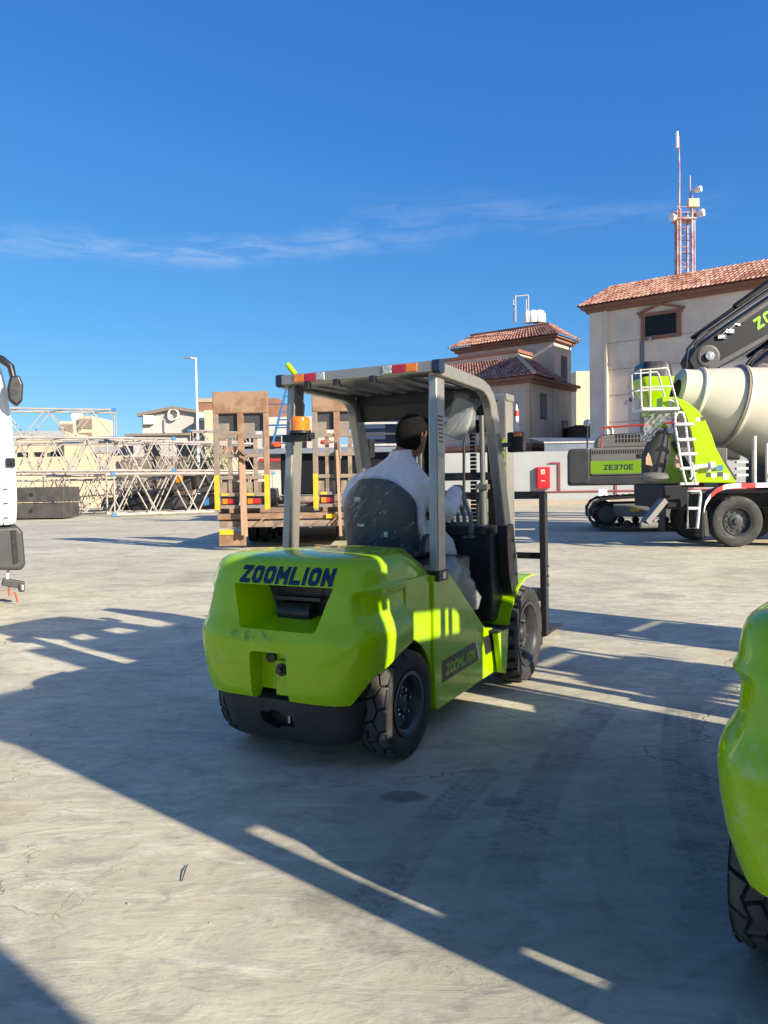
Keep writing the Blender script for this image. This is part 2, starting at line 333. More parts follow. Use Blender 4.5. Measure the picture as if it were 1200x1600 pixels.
    # scuffed round marks and oil spots
    for x0, y0, rx, ry, st in ((.07, 3.52, .13, .07, .7), (.52, 3.44, .11, .06, .5), (.2, 3.30, .1, .05, .35), (-.25, 2.62, .1, .09, .25), (-3.1, 12.5, .5, .8, .25), (3.4, 9.6, .4, .3, .3), (1.2, 3.0, .10, .06, .5)):
        ex = M(nt, 'DIVIDE', M(nt, 'SUBTRACT', X, x0), rx); ey = M(nt, 'DIVIDE', M(nt, 'SUBTRACT', Y, y0), ry)
        rr = M(nt, 'ADD', M(nt, 'SQRT', M(nt, 'ADD', M(nt, 'MULTIPLY', ex, ex), M(nt, 'MULTIPLY', ey, ey))), M(nt, 'MULTIPLY', M(nt, 'SUBTRACT', fin, .5), 1.8))
        c = MIX(nt, M(nt, 'MULTIPLY', M(nt, 'SUBTRACT', 1.0, SS(nt, rr, .6, 1.1)), st), c, (.085, .085, .08))
    # hairline cracks
    wv = nd(nt, 'ShaderNodeVectorMath', operation='ADD'); nt.links.new(P, wv.inputs[0])
    nz = nd(nt, 'ShaderNodeTexNoise'); nz.inputs['Scale'].default_value = 2.2; nz.inputs['Detail'].default_value = 7; nt.links.new(P, nz.inputs['Vector'])
    sc = nd(nt, 'ShaderNodeVectorMath', operation='SCALE'); nt.links.new(nz.outputs['Color'], sc.inputs[0]); sc.inputs['Scale'].default_value = .5
    nt.links.new(sc.outputs[0], wv.inputs[1])
    for scl, wid, thr, st in ((.9, .0030, .58, .30), (2.6, .0075, .56, .4), (.23, .0016, .40, .45)):
        vo = nd(nt, 'ShaderNodeTexVoronoi', feature='DISTANCE_TO_EDGE'); vo.inputs['Scale'].default_value = scl
        nt.links.new(MAP(nt, wv.outputs[0], rot=(0, 0, .6), sc=(1, 1.6, 1)), vo.inputs['Vector'])
        k = M(nt, 'MULTIPLY', M(nt, 'SUBTRACT', 1.0, SS(nt, vo.outputs['Distance'], wid*.3, wid)), SS(nt, NOISE(nt, P, .9, 4), thr, thr+.08))
        c = MIX(nt, M(nt, 'MULTIPLY', k, st), c, (.07, .065, .055)); hgt = M(nt, 'SUBTRACT', hgt, M(nt, 'MULTIPLY', k, .4))
    # chalky trowel crescents
    n9 = NOISE(nt, MAP(nt, P, rot=(0, 0, -.5), sc=(1, 2.6, 1)), 4.6, 4, .5, 2.4)
    cr = M(nt, 'MULTIPLY', M(nt, 'SUBTRACT', 1.0, SS(nt, M(nt, 'ABSOLUTE', M(nt, 'SUBTRACT', n9, .53)), .002, .014)), SS(nt, NOISE(nt, P, 1.3, 3), .50, .66))
    c = MIX(nt, M(nt, 'MULTIPLY', cr, .5), c, (.62, .58, .50)); hgt = M(nt, 'ADD', hgt, M(nt, 'MULTIPLY', cr, .25))
    sp = NOISE(nt, P, 55, 3, .6); c = MIX(nt, M(nt, 'MULTIPLY', SS(nt, sp, .70, .76), .6), c, (.08, .075, .065))
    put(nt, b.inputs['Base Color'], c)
    put(nt, b.inputs['Roughness'], M(nt, 'ADD', .62, M(nt, 'MULTIPLY', M(nt, 'SUBTRACT', mid, .5), .5)))
    b.inputs['Specular IOR Level'].default_value = .35
    bn = nd(nt, 'ShaderNodeBump'); bn.inputs['Strength'].default_value = .75; bn.inputs['Distance'].default_value = .016
    put(nt, bn.inputs['Height'], hgt); put(nt, b.inputs['Normal'], bn.outputs[0])
    return m
TRACKS = [(1.45, 5.0, .35, 2.5, .22, .62, 0), (1.95, 5.0, 1.15, 2.4, .22, .55, 0), (.60, 4.0, -.2, 2.2, .18, .40, 0), (1.05, 3.6, .75, 2.3, .16, .35, 0),
          (.10, 2.75, -.35, 1.75, .26, .26, 1), (.48, 2.6, .25, 1.7, .24, .18, 1), (-.4, 2.5, -1.1, 1.9, .22, .15, 1), (-4.5, 7.4, -2.0, 5.3, .2, .25, 0)]
mb = MB(); G = 900
mb.add([(-G, -G, 0), (G, -G, 0), (G, G, 0), (-G, G, 0)], [(0, 1, 2, 3)])
tag(mb.build('ground', ground_mat()), kind='structure')
# ------------------------------------------------------------------ forklift   (x forward, y left, z up; origin under the rear axle)
UF = .08; PN = 5.0
ROWS = [(.37, .402, .475), (.382, .428, .495), (.42, .440, .502), (.50, .448, .528), (.60, .452, .546), (.68, .448, .554), (.715, .440, .550),
        (.745, .428, .540), (.78, .412, .536), (.85, .396, .530), (.915, .382, .528), (.935, .377, .524), (.955, .370, .512), (1.0, .352, .508), (1.035, .332, .503), (1.06, .312, .493), (1.078, .280, .472), (1.088, .235, .440)]
def row(z):
    if z <= ROWS[0][0]: return ROWS[0][1:]
    for a, b in zip(ROWS, ROWS[1:]):
        if z <= b[0]:
            t = (z-a[0])/(b[0]-a[0]); return a[1]+(b[1]-a[1])*t, a[2]+(b[2]-a[2])*t
    return ROWS[-1][1:]
def sst(x, a, b):
    t = min(1, max(0, (x-a)/(b-a))); return t*t*(3-2*t)
def cw_pt(th, z):
    U, Wd = row(z); s_, c_ = abs(sin(th)), abs(cos(th))
    v = Wd*s_**(2/PN); u = UF-(UF+U)*c_**(2/PN)
    q = sst(math.degrees(abs(th))+(z-.84)*45, 36, 52)*sst(z, .74, .82)*(1-sst(z, .895, .935))     # hollow in each shoulder
    v -= .026*q; u += .04*q*c_
    return u, (v if th > 0 else -v), z
def cw_u(v, z):
    U, Wd = row(z); s_ = min(1, (abs(v)/Wd)**(PN/2)); th = asin(s_)
    return UF-(UF+U)*cos(th)**(2/PN)
def zlow(th):                                              # lower edge climbs over the steer wheel
    U, Wd = row(.45); u, v, _ = cw_pt(th, .45)
    return .37 + .15*sst(u, -.405, -.26) + .10*sst(u, -.28, .10) if abs(v) > .3 else .37
def counterweight_mesh():
    mb = MB(); n = 121; P = []
    zs = [0, .012, .03]+[i/46 for i in range(2, 46)]+[.985, 1]
    for t in zs:
        r = []
        for i in range(n):
            th = -pi/2+pi*i/(n-1); zb = zlow(th); z = zb+(1.088-zb)*(t**.93)
            u, v, z = cw_pt(th, z)
            r.append((u, v, z))
        P.append(r)
    for k, (uu, ww, zz) in enumerate(((.15, .35, 1.095), (.02, .15, 1.098))):
        r = []
        for i in range(n):
            th = -pi/2+pi*i/(n-1); s_, c_ = abs(sin(th)), abs(cos(th)); v = ww*s_**(2/PN); r.append((UF-(UF+uu)*c_**(2/PN), v if th > 0 else -v, zz))
        P.append(r)
    mb.grid(P)
    m = len(P)                                            # close: front, top, bottom
    front = [i*n for i in range(m)] + [i*n+n-1 for i in reversed(range(m))]
    mb.f.append(tuple(front)); mb.f.append(tuple((m-1)*n+i for i in range(n))); mb.f.append(tuple(reversed(range(n))))
    return mb
def cut(obj, cutters):
    for c in cutters:
        md = obj.modifiers.new('cut', 'BOOLEAN'); md.operation = 'DIFFERENCE'; md.solver = 'EXACT'; md.object = c
    bpy.context.view_layer.update()
    me = bpy.data.meshes.new_from_object(obj.evaluated_get(bpy.context.evaluated_depsgraph_get()))
    obj.modifiers.clear(); obj.data = me
    for c in cutters: bpy.data.objects.remove(c)
def tyre_mesh(R, w, rimR, name, nth=300, kind=0):
    """pneumatic-shape tyre about the y axis with cut tread"""
    mb = MB(); nt_ = 46; P = []; reps = 15 if kind == 0 else (30 if kind == 1 else 22)
    side = [(rimR, -w*.36), (rimR+.012, -w*.40), (rimR+(R-rimR)*.35, -w*.49), (rimR+(R-rimR)*.62, -w*.505), (R-.030, -w*.485), (R-.014, -w*.455)]
    col = []; SH = [(rimR, 0)]
    for k in range(nth):
        a = 2*pi*k/nth; ph = a/(2*pi)*reps; tri = abs((ph % 1)-.5)*2; off = .15*(2*tri-1); cc = []
        def side_r(rr, i): 
            f = (ph*(22/reps)) % 1 if kind == 2 else (ph+.5) % 1
            return rr-(.013 if (i >= 4 and (f < .30 if kind == 2 else (f < .07 and kind == 0))) else 0)
        r = [(side_r(rr, i)*sin(a), y, side_r(rr, i)*cos(a)) for i, (rr, y) in enumerate(side)]; cc += [0]*len(side)
        for j in range(nt_):
            c = -1+2*j/(nt_-1)
            ba = R - .004 - .018*abs(c)**3.0; g = False
            if kind == 0:
                g = min(abs(c-.36-off), abs(c+.36-off)) < .055
                mid_ = -.36+off < c < .36+off
                q = (ph+(c-off)*.28) % 1 if mid_ else (ph+.5-.25*(abs(c)-.36)) % 1
                g = g or min(q, 1-q) < .05
            elif kind == 1:
                f1 = (ph+.42*tri) % 1; g = (abs(f1-.5) < .10 and abs(c) > .45) or min(abs(c-.33+.3*off), abs(c+.33+.3*off)) < .05
            else:
                f1 = (a/(2*pi)*22 + .5*(c > 0)) % 1; g = f1 < .30 and abs(c) > .22
            dep = .015 if kind == 0 else (.014 if kind == 1 else .024)
            rr = ba-(dep if g else 0); cc.append(0 if g else 1)
            r.append((rr*sin(a), c*w*.455, rr*cos(a)))
        r += [(side_r(rr, 5-i)*sin(a), -y, side_r(rr, 5-i)*cos(a)) for i, (rr, y) in enumerate(reversed(side))]; cc += [0]*len(side)
        P.append(r); col.append(cc)
    mb.grid(P, cu=True)
    me = mb.mesh(name); shade(me, 32); fl = [x for c_ in col for x in c_]
    me.materials.append(MT['rubber']); me.materials.append(MT['tread'] if kind != 1 else MT['rubber'])
    for p in me.polygons: p.material_index = 1 if sum(fl[v] for v in p.vertices) >= 3 else 0
    return me
def add_mesh(name, me, m, parent, loc=(0, 0, 0), rot=(0, 0, 0)):
    o = bpy.data.objects.new(name, me); COL.objects.link(o)
    if m:
        me.materials.clear(); me.materials.append(MT[m] if isinstance(m, str) else m)
    if parent: o.parent = parent
    o.location = loc; o.rotation_euler = rot
    return o
TY = {'rear': tyre_mesh(.290, .175, .155, 'rear_tyre', nth=450), 'front': tyre_mesh(.350, .215, .215, 'front_tyre', kind=2, nth=264)}
def wheel(parent, which, u, v, side):
    """side -1 right, +1 left"""
    front = which == 'front'; R = .35 if front else .29; w = .215 if front else .175
    hub = MB()                                              # brake drum behind the disc, the body of the wheel
    s = side
    hub.lathe([(0, -w*.3*s), (.12, -w*.3*s), (.12, w*.05*s), (0, w*.05*s)], (0, 0, 0), (0, 1, 0), 28)
    wo = hub.build('wheel', 'rimdark', parent, smooth=30); wo.location = (u, v, R)
    add_mesh('tyre', TY[which], None, wo)
    rr = .217 if front else .157
    rim = MB()
    prof = [(rr+.004, w*.44), (rr+.016, w*.455), (rr+.014, w*.475), (rr-.004, w*.47), (rr-.012, w*.40), (rr-.02, w*.36), (rr-.03, w*.12), (rr-.045, w*.08), (rr*.52, w*.06), (rr*.50, w*(.10)), (rr*.30, w*.12), (0, w*.12)]
    rim.lathe([(a, b*s) for a, b in prof], (0, 0, 0), (0, 1, 0), 48)
    rim.lathe([(a, -b*s) for a, b in prof[:7]], (0, 0, 0), (0, 1, 0), 48)
    rim.build('rim', 'rimgrey', wo, smooth=35)
    hb = MB(); h0 = w*.10*s; h1 = w*(.32 if front else .26)*s
    hb.lathe([(rr*.33, h0), (rr*.31, h1*.7), (rr*.24, h1), (rr*.10, h1*1.12), (0, h1*1.12)], (0, 0, 0), (0, 1, 0), 24)
    hb.build('hub', 'rimdark', wo, smooth=30)
    for k in range(8 if front else 6):
        a = 2*pi*k/(8 if front else 6)+.3; n_ = MB(); r0 = rr*(.62 if front else .45)
        n_.lathe([(0, h0*.6), (.017, h0*.6), (.017, h0*.6+.02*s), (.010, h0*.6+.022*s), (.009, h0*.6+.042*s), (0, h0*.6+.042*s)], (r0*sin(a), 0, r0*cos(a)), (0, 1, 0), 6)
        n_.build('wheel_nut', 'zinc', wo)
    return wo
def rrect(w, h, r, n=5, cx=0, cy=0):
    P = []
    for x, y, a0 in ((w/2-r, h/2-r, 0), (-w/2+r, h/2-r, 90), (-w/2+r, -h/2+r, 180), (w/2-r, -h/2+r, 270)):
        P += [(cx+x+r*cos(radians(a0+90*k/n)), cy+y+r*sin(radians(a0+90*k/n))) for k in range(n+1)]
    return P
def make_forklift():
    R = empty('forklift')
    # --- counterweight with its radiator opening and tow pocket
    cw = counterweight_mesh().build('counterweight', 'greenworn', R)
    c1 = MB()                                               # tapering opening
    def tr(u, top, bot, z0, z1): return [(u, top-.04, z1), (u, -top-.04, z1), (u, -bot-.04, z0), (u, bot-.04, z0)]
    a = tr(-.6, .372, .268, .706, .962); b = tr(-.14, .235, .16, .775, .935)
    c1.add(a+b, [(0, 1, 2, 3), (7, 6, 5, 4), (0, 4, 5, 1), (1, 5, 6, 2), (2, 6, 7, 3), (3, 7, 4, 0)])
    k1 = c1.build('cutter', 'greenworn'); bv = k1.modifiers.new('b', 'BEVEL'); bv.width = .014; bv.segments = 3
    c2 = MB(); c2.prism(rrect(.225, .30, .025, 4, 0, .472), lambda p, q, t: (t, p, q), -.6, -.345); k2 = c2.build('cutter', 'greenworn')
    cut(cw, [k1, k2]); shade(cw.data, 30); cw.data.materials.clear(); cw.data.materials.append(MT['greenworn'])
    g = MB(); g.box(-.168, -.160, -.21, .21, .755, .94)
    for i in range(16): g.box(-.178, -.166, -.16, .14, .765+.011*i, .769+.011*i)
    g.lathe([(0, -.10), (.055, -.10), (.055, .10), (0, .10)], (-.20, -.02, .79), (0, 1, 0), 20)
    g.beam((-.21, -.17, .86), (-.21, .13, .86), .018, .018)
    g.build('radiator_grille', 'black', R, smooth=30)
    p = MB(); p.lathe([(0, 0), (.030, 0), (.030, .01), (.019, .012), (.019, .03), (0, .03)], (-.376, -.030, .52), (-1, .0, 0), 6)
    p.lathe([(0, 0), (.034, 0), (.034, .004), (0, .004)], (-.373, -.030, .52), (-1, 0, 0), 24)
    p.build('tow_pin', 'darksteel', R, smooth=30)
    q = MB(); q.box(-.372, -.347, -.11, .012, .385, .565); q.build('pin_plate', 'green', R, bevel=.008)
    q = MB(); q.lathe([(0, 0), (.027, 0), (.027, .02), (0, .02)], (-.347, .045, .575), (-1, 0, 0), 20); q.build('tow_hole_plug', 'black', R)
    # --- black skirt
    sk = MB(); P = []
    for z, U, Wd in ((.372, .400, .430), (.33, .397, .425), (.26, .385, .412), (.19, .362, .388), (.145, .335, .355), (.125, .29, .31)):
        r = []
        for i in range(61):
            th = -pi/2+pi*i/60; s_, c_ = abs(sin(th)), abs(cos(th)); v = Wd*s_**(2/4.2); r.append((-.10-(U-.10)*c_**(2/4.2), v if th > 0 else -v, z))
        P.append(r)
    sk.grid(P); n = 61; m = len(P)
    sk.f += [tuple((m-1)*n+i for i in range(n)), tuple(reversed(range(n))), tuple([i*n for i in range(m)]+[i*n+n-1 for i in reversed(range(m))])]
    so_ = sk.build('skirt', 'skirt', R); hl = MB()
    hl.prism([(.10, .30), (.05, .30), (.03, .315), (-.02, .315), (-.04, .295), (-.10, .292), (-.105, .235), (-.03, .232), (0, .215), (.05, .225), (.095, .25)], lambda p, q, t: (t, p, q), -.6, -.30)
    cut(so_, [hl.build('cutter', 'skirt')]); shade(so_.data, 30); so_.data.materials.clear(); so_.data.materials.append(MT['skirt'])
    t = MB(); t.tube([(-.335, -.045, .24), (-.335, -.045, .29)], .012, 8); t.build('tow_bar', 'steel', R, smooth=30)
    # --- rear lettering, wrapped on the counterweight
    t = letters('ZOOMLION', lambda x, z, d: (cw_u(x, .955+z)-d-.0005, x, .955+z), .232, -.332, .086, .022, slant=.09, gap=.15, narrow={'I': .40, 'M': 1.15}, d=.003)
    t.build('lettering', 'navy', R)
    # --- hood between counterweight and posts
    h = MB(); P = []
    for u in (.076, .20, .36, .44, .47):
        r = []; k = 1 if u < .46 else .985
        for v, z in ((-.478, .60), (-.495, .86), (-.497, .93), (-.488, .945), (-.484, 1.0), (-.462, 1.045), (-.42, 1.072), (-.30, 1.088), (-.12, 1.096), (.12, 1.096), (.30, 1.088), (.42, 1.072), (.462, 1.045), (.484, 1.0), (.488, .945), (.497, .93), (.495, .86), (.478, .60)):
            r.append((u-(.0 if z > .98 else 0), v*k, z - (.11*sst(u, .18, .5)*(sst(abs(v), .30, .5)) + .012*sst(u, .2, .5))*(1 if z > .94 else 0)))
        P.append(r)
    h.grid(P); h.build('engine_hood', 'green', R, smooth=40)
    # --- side panels
    for s in (-1, 1):
        d = MB(); arch = [(.07+.335*cos(radians(a)), .29+.335*sin(radians(a))) for a in (97, 85, 70, 55, 40, 25, 10, -5, -18)]
        poly = [(.075, .905), (.3945, .905)]+[(.3945, q[1]) for q in ()]
        back = [(.078, .945), (.395, .940), (.395, .335)] + [(a, b) for a, b in reversed(arch[:7]) if a < .395 and b > .34]
        back.append((.078, .63))
        d.prism(back, lambda a, b, t: (a, t, b), s*.455, s*.512)
        d.build('rear_side_panel', 'green', R, bevel=.006)
        d = MB()
        fr = [(.399, .93), (.60, .935), (.64, .915), (1.20, .500), (1.44, .455), (1.38, .17), (.43, .16), (.402, .20)]
        d.prism(fr, lambda a, b, t: (a, t, b), s*.46, s*.528)
        d.build('side_panel', 'green', R, bevel=.006)
        d = MB()                                            # wheel house liner
        P = [[(x, y*s, z) for y in (.20, .50)] for x, z in arch]; d.grid(P); d.build('wheel_arch', 'black', R, smooth=40)
        # stripe with lettering
        y0 = s*.5295
        def sp(x, z, dd, s=s): return (x, s*(.5290+dd), z)
        d = MB(); d.add([sp(.50, .30, .001), sp(1.07, .315, .001), sp(1.01, .44, .001), sp(.50, .425, .001)], [(0, 1, 2, 3)]); d.build('stripe', 'black', R)
        d = MB(); d.add([sp(1.08, .315, .001), sp(1.105, .316, .001), sp(1.045, .441, .001), sp(1.02, .44, .001)], [(0, 1, 2, 3)]); d.build('stripe_bar', 'white', R)
        d = MB(); d.add([sp(1.20, .318, .001), sp(1.36, .322, .001), sp(1.33, .44, .001), sp(1.16, .443, .001)], [(0, 1, 2, 3)]); d.build('stripe_end', 'black', R)
        x0, x1 = (.54, 1.00) if s < 0 else (1.00, .54)
        t = letters('ZOOMLION', lambda x, z, dd, s=s: (x, s*(.5305+dd), .332+z+.01*(x-.5)), x0, x1, .066, .016, slant=.2 if s < 0 else .2, gap=.13, narrow={'I': .42})
        t.build('stripe_lettering', 'green', R)
        # step
        d = MB(); d.box(1.26, 1.50, s*.30, s*.60, .455, .470) if s > 0 else d.box(1.26, 1.50, -.60, -.30, .455, .470); d.build('step_plate', 'rubbermat', R, bevel=.004)
        d = MB(); d.prism([(1.27, .454), (1.49, .454), (1.44, .19), (1.36, .17)], lambda a, b, t: (a, t, b), s*.55, s*.592); d.build('step_bracket', 'green', R, bevel=.004)
        # front fender
        d = MB(); F = [(1.415, .165), (1.43, .30), (1.465, .42), (1.53, .54), (1.62, .64), (1.73, .715), (1.86, .755), (2.02, .765), (2.10, .755)]
        P = []
        for x, z in F: P.append([(x, s*v, z) for v in (.30, .36, .50, .560, .583, .588)])
        Q = [[(x+.012 if x < 1.9 else x, s*v, z-.014) for v in (.30, .36, .50, .560, .583, .588)] for x, z in F]
        d.grid(P); d.grid(Q); n = len(P)
        for (a, b) in ((0, 5),):
            for i in range(n-1):
                d.f.append((i*6+5, (i+1)*6+5, (n+i+1)*6+5, (n+i)*6+5))
        d.build('front_fender', 'green', R, smooth=40)
        d = MB(); d.prism([(1.60, .60), (1.54, .80), (1.58, .86), (1.64, .86), (1.68, .80), (1.74, .66)], lambda a, b, t: (a, t, b), s*.34, s*.352)
        d.prism([(1.56, .60), (1.50, .78), (1.52, .84), (1.57, .84), (1.60, .78), (1.64, .62)], lambda a, b, t: (a, t, b), s*.42, s*.432); d.build('tilt_bracket', 'green', R, bevel=.003)
        # battery/seat box side under its wrap
        wheel(R, 'rear', .07, s*.448, s); wheel(R, 'front', 1.85, s*.515, s)
        # rear post
        d = MB(); d.prism([(-.0275, -.0575), (.0275, -.0575), (.0275, .0575), (-.0275, .0575)], lambda a, b, t: ((.43+.0575+b) + .075*t, s*(.515-.025*t)+a, .915+1.20*t), 0, 1)
        po = d.build('rear_post', 'silver', R, bevel=.010, seg=3)
        d = MB(); d.box(.425, .560, min(s*.475, s*.552), max(s*.475, s*.552), .895, .955); fo = d.build('post_foot', 'black', R, bevel=.004)
        d = MB(); d.box(.47, .515, min(s*.552, s*.556), max(s*.552, s*.556), .905, .945); d.build('post_nut', 'steel', fo, bevel=.002)
        # roof rail and front leg in one bent bar
        rail = [(.47, 2.105), (1.12, 2.085), (1.20, 2.078), (1.275, 2.055), (1.33, 2.015), (1.365, 1.96), (1.39, 1.88), (1.50, 1.50), (1.60, 1.155), (1.635, 1.03)]
        d = MB()
        for hh in (1,):
            L = []; n = len(rail)
            for i in range(n):
                a_ = Vector(rail[max(i-1, 0)]); b_ = Vector(rail[min(i+1, n-1)]); dd = (b_-a_).normalized(); q_ = Vector((-dd.y, dd.x)); p_ = Vector(rail[i])
                w_ = .078 if i < 3 else (.078+.05*min(1, (i-2)/5)); yo = s*.545 if i < 3 else s*(.545+.012*min(1, (i-3)/5)); yi = yo-s*.062
                L.append([(p_.x+q_.x*w_/2, yi, p_.y+q_.y*w_/2), (p_.x+q_.x*w_/2, yo, p_.y+q_.y*w_/2), (p_.x-q_.x*w_/2, yo, p_.y-q_.y*w_/2), (p_.x-q_.x*w_/2, yi, p_.y-q_.y*w_/2)])
            d.grid(L, cv=True); o_ = len(d.v); d.f += [(o_-4*n+3, o_-4*n+2, o_-4*n+1, o_-4*n), (o_-4, o_-3, o_-2, o_-1)]
        d.build('side_rail', 'silver', R, bevel=.010, smooth=40, seg=3)
        # cheek plate of the cowl
        d = MB(); d.prism([(1.52, 1.15), (1.66, 1.16), (1.73, .90), (1.76, .72), (1.63, .66), (1.56, .80), (1.53, 1.0)], lambda a, b, t: (a, t, b), s*.505, s*.575)
        ck = d.build('cheek_plate', 'black', R, bevel=.004)
        for x_, z_ in ((1.66, 1.04), (1.69, .93), (1.72, .80)):
            t = MB(); t.lathe([(0, 0), (.013, 0), (.013, .010), (0, .010)], (x_, s*.575, z_), (0, s, 0), 6); t.build('bolt', 'zinc', ck)
    # --- louvre and sticker on the right post
    d = MB()
    for i in range(8): d.box(.505, .565, -.5265, -.520, 1.83-.024*i, 1.841-.024*i)
    d.build('post_louvre', 'navy', R)
    d = MB(); d.box(.51, .56, -.5300, -.526, 1.60, 1.632); d.build('post_sticker', 'clear', R)
    # --- roof
    d = MB(); d.beam((.475, -.545, 2.112), (.475, .545, 2.112), .062, .066)
    rb = d.build('rear_crossbar', 'silver', R, bevel=.012, seg=3)
    for s in (-1, 1):
        t = MB(); t.prism(rrect(.075, .078, .02, 4, .478, 2.112), lambda a, b, q: (a, q, b), s*.515, s*.565); t.build('corner_cap', 'navy', rb, bevel=.004)
        for k, mn in enumerate(('amber', 'red', 'clear')):
            ww = (.075, .085, .062)[k]; y = s*(.425 - (0, .078, .163)[k])
            t = MB(); t.box(.4385, .450, min(y, y-s*ww), max(y, y-s*ww), 2.090, 2.139); t.build(('turn_signal', 'tail_light', 'reversing_light')[k], mn, rb, bevel=.005)
    for y in (.12, -.13, .33): t = MB(); t.box(.435, .470, y-.018, y+.018, 2.05, 2.09); t.build('lamp_bracket', 'black', rb, bevel=.003)
    roof = MB()                                             # pressed roof plate with long rounded slots
    zc = 2.092
    slots = [(-.345+.138*i, .040) for i in range(6)]
    def slot(cy, hw, x0=.60, x1=1.29):
        return [(x0+hw-hw*sin(radians(a)), cy+hw*cos(radians(a))) for a in range(0, 181, 20)][::1] + [(x1-hw+hw*sin(radians(a)), cy-hw*cos(radians(a))) for a in range(0, 181, 20)]
    rp = MB(); rp.box(.50, 1.40, -.49, .49, zc-.012, zc+.012); ro = rp.build('roof_plate', 'silver', R)
    cs = []
    for cy, hw in slots:
        if abs(cy) < .47:
            c_ = MB(); c_.prism(slot(cy, hw), lambda a, b, t: (a, b, t), zc-.1, zc+.1); cs.append(c_.build('cutter', 'silver'))
    cut(ro, cs); ro.data.materials.clear(); ro.data.materials.append(MT['darksteel'])
    rb2 = MB()
    rb2.box(1.33, 1.385, -.49, .49, zc-.075, zc-.0125); rb2.build('roof_rib', 'black', R)
    d = MB(); d.beam((1.405, -.49, 1.975), (1.405, .49, 1.975), .05, .13, (-.35, 0, 1)); d.build('front_crossbar', 'black', R, bevel=.01)
    d = MB(); d.box(.56, 1.33, -.485, .485, zc+.0125, zc+.016); d.build('rain_cover', 'milkyroof', R)
    # --- beacon, markers
    d = MB(); d.beam((.42, .49, 1.745), (.42, .30, 1.745), .05, .045); d.box(.40, .45, .28, .43, 1.735, 1.775)
    bc = d.build('beacon_bracket', 'black', R, bevel=.004)
    d = MB(); d.lathe([(0, 0), (.067, 0), (.067, .008), (.060, .01), (.062, .06), (.058, .078), (.045, .087), (0, .088)], (.41, .365, 1.786), (0, 0, 1), 32); d.build('beacon_lens', 'amber', bc, smooth=30)
    d = MB(); d.lathe([(0, 0), (.070, 0), (.070, .016), (0, .016)], (.41, .365, 1.772), (0, 0, 1), 32); d.build('beacon_base', 'black', bc, smooth=30)
    d = MB(); d.tube([(.45, .365, 1.87), (.47, .37, 1.95), (.49, .43, 2.04), (.50, .44, 2.09)], .005, 6); d.build('beacon_cable', 'black', bc)
    d = MB(); d.lathe([(0, -.02), (.018, -.02), (.018, .055), (.014, .068), (0, .072)], (.55, .50, 2.175), (-.25, .55, .8), 16); d.build('marker_stick', 'green', R, smooth=30)
    d = MB(); d.lathe([(0, -.02), (.03, -.02), (.03, .012), (.018, .026), (0, .03)], (.60, .005, 2.12), (0, 0, 1), 16); d.build('marker_stick', 'green', R, smooth=30)
    # --- cowl, floor, seat deck
    d = MB(); d.box(1.42, 1.70, -.50, .50, .50, 1.10); d.box(1.38, 1.66, -.46, .46, 1.09, 1.155); d.box(1.46, 1.58, -.30, -.10, 1.15, 1.175)
    d.build('cowl', 'black', R, bevel=.02, seg=3)
    d = MB(); d.box(1.05, 1.45, -.45, .45, .44, .47); d.build('floor_plate', 'rubbermat', R)
    d = MB(); d.box(.45, 1.18, -.44, .44, .45, .98); d.build('seat_deck', 'black', R, bevel=.02)
    d = MB(); P = []                                        # plastic-wrapped deck cushion on the right
    for i in range(14):
        a = i/13; x = .60+.62*a; r = []
        for j in range(9):
            b = j/8; z = .62+.42*b; w = .47+.012*sin(7*a+5*b)+.008*sin(23*a-11*b)
            lim = .98-.46*max(0, a-.45)**1.5*1.6
            r.append((x, -w+(.07*max(0, b-.7)/.3), min(z, lim+.012*sin(19*a+7*b))))
        P.append(r)
    d.grid(P); d.build('deck_cushion', 'hydr', R, smooth=60)
    d = MB(); d.grid([[(p[0]+.004, p[1]-.012-.008*sin(31*p[0]+17*p[2]), p[2]+.006) for p in r] for r in P]); d.build('cushion_wrap', 'film2', R, smooth=60)
    # --- seat
    st = MB()
    def shell(off, x0=.655):
        P = []
        for i in range(17):
            b = i/16; z = .99+.50*b; hw = (.262*(1-max(0, (b-.55)/.45)**3.5*.40))*(.93+.07*min(1, b*3))+off; r = []
            for j in range(21):
                a = -1+2*j/20; z2 = z - (.045*b*abs(a)**3)
                r.append((x0-.05*b+.02+.09*abs(a)**3 - off*1.2 + .05*(b-.5)**2, hw*a, z2))
            P.append(r)
        return P
    A = shell(0); B = [[(x+.09, y*.93, z-.005) for x, y, z in r] for r in A]
    st.grid(A); st.grid(B)
    n = 21
    for i in range(16):
        for j in (0, 20): st.f.append((i*n+j, (i+1)*n+j, 17*n+(i+1)*n+j, 17*n+i*n+j))
    for j in range(20): st.f.append((16*n+j, 16*n+j+1, 33*n+j+1, 33*n+j)); st.f.append((j, j+1, 17*n+j+1, 17*n+j))
    MT['vinyl'] = MT.get('vinyl') or mat('seat_vinyl', (.022, .028, .04), .42, bump=.2)
    se = st.build('seat_backrest', 'vinyl', R, smooth=50)
    d = MB(); d.box(.70, 1.16, -.25, .25, .98, 1.07); d.build('seat_cushion', 'vinyl', R, bevel=.03, seg=4)
    C = shell(.014, .640); d = MB()
    C = [[(x-.010-.008*sin(13*y+9*z)-.006*sin(37*y-21*z), y*(1.0+.05*(1.5-z)*max(0, 1-(z-.99)*3)), z+.010) for x, y, z in r] for r in C]
    C.append([(x+.03, y, z+.004) for x, y, z in C[-1]]); C.append([(x+.09, y, z-.01) for x, y, z in C[-1]])
    d.grid(C); d.build('seat_wrap', 'film', se, smooth=70)
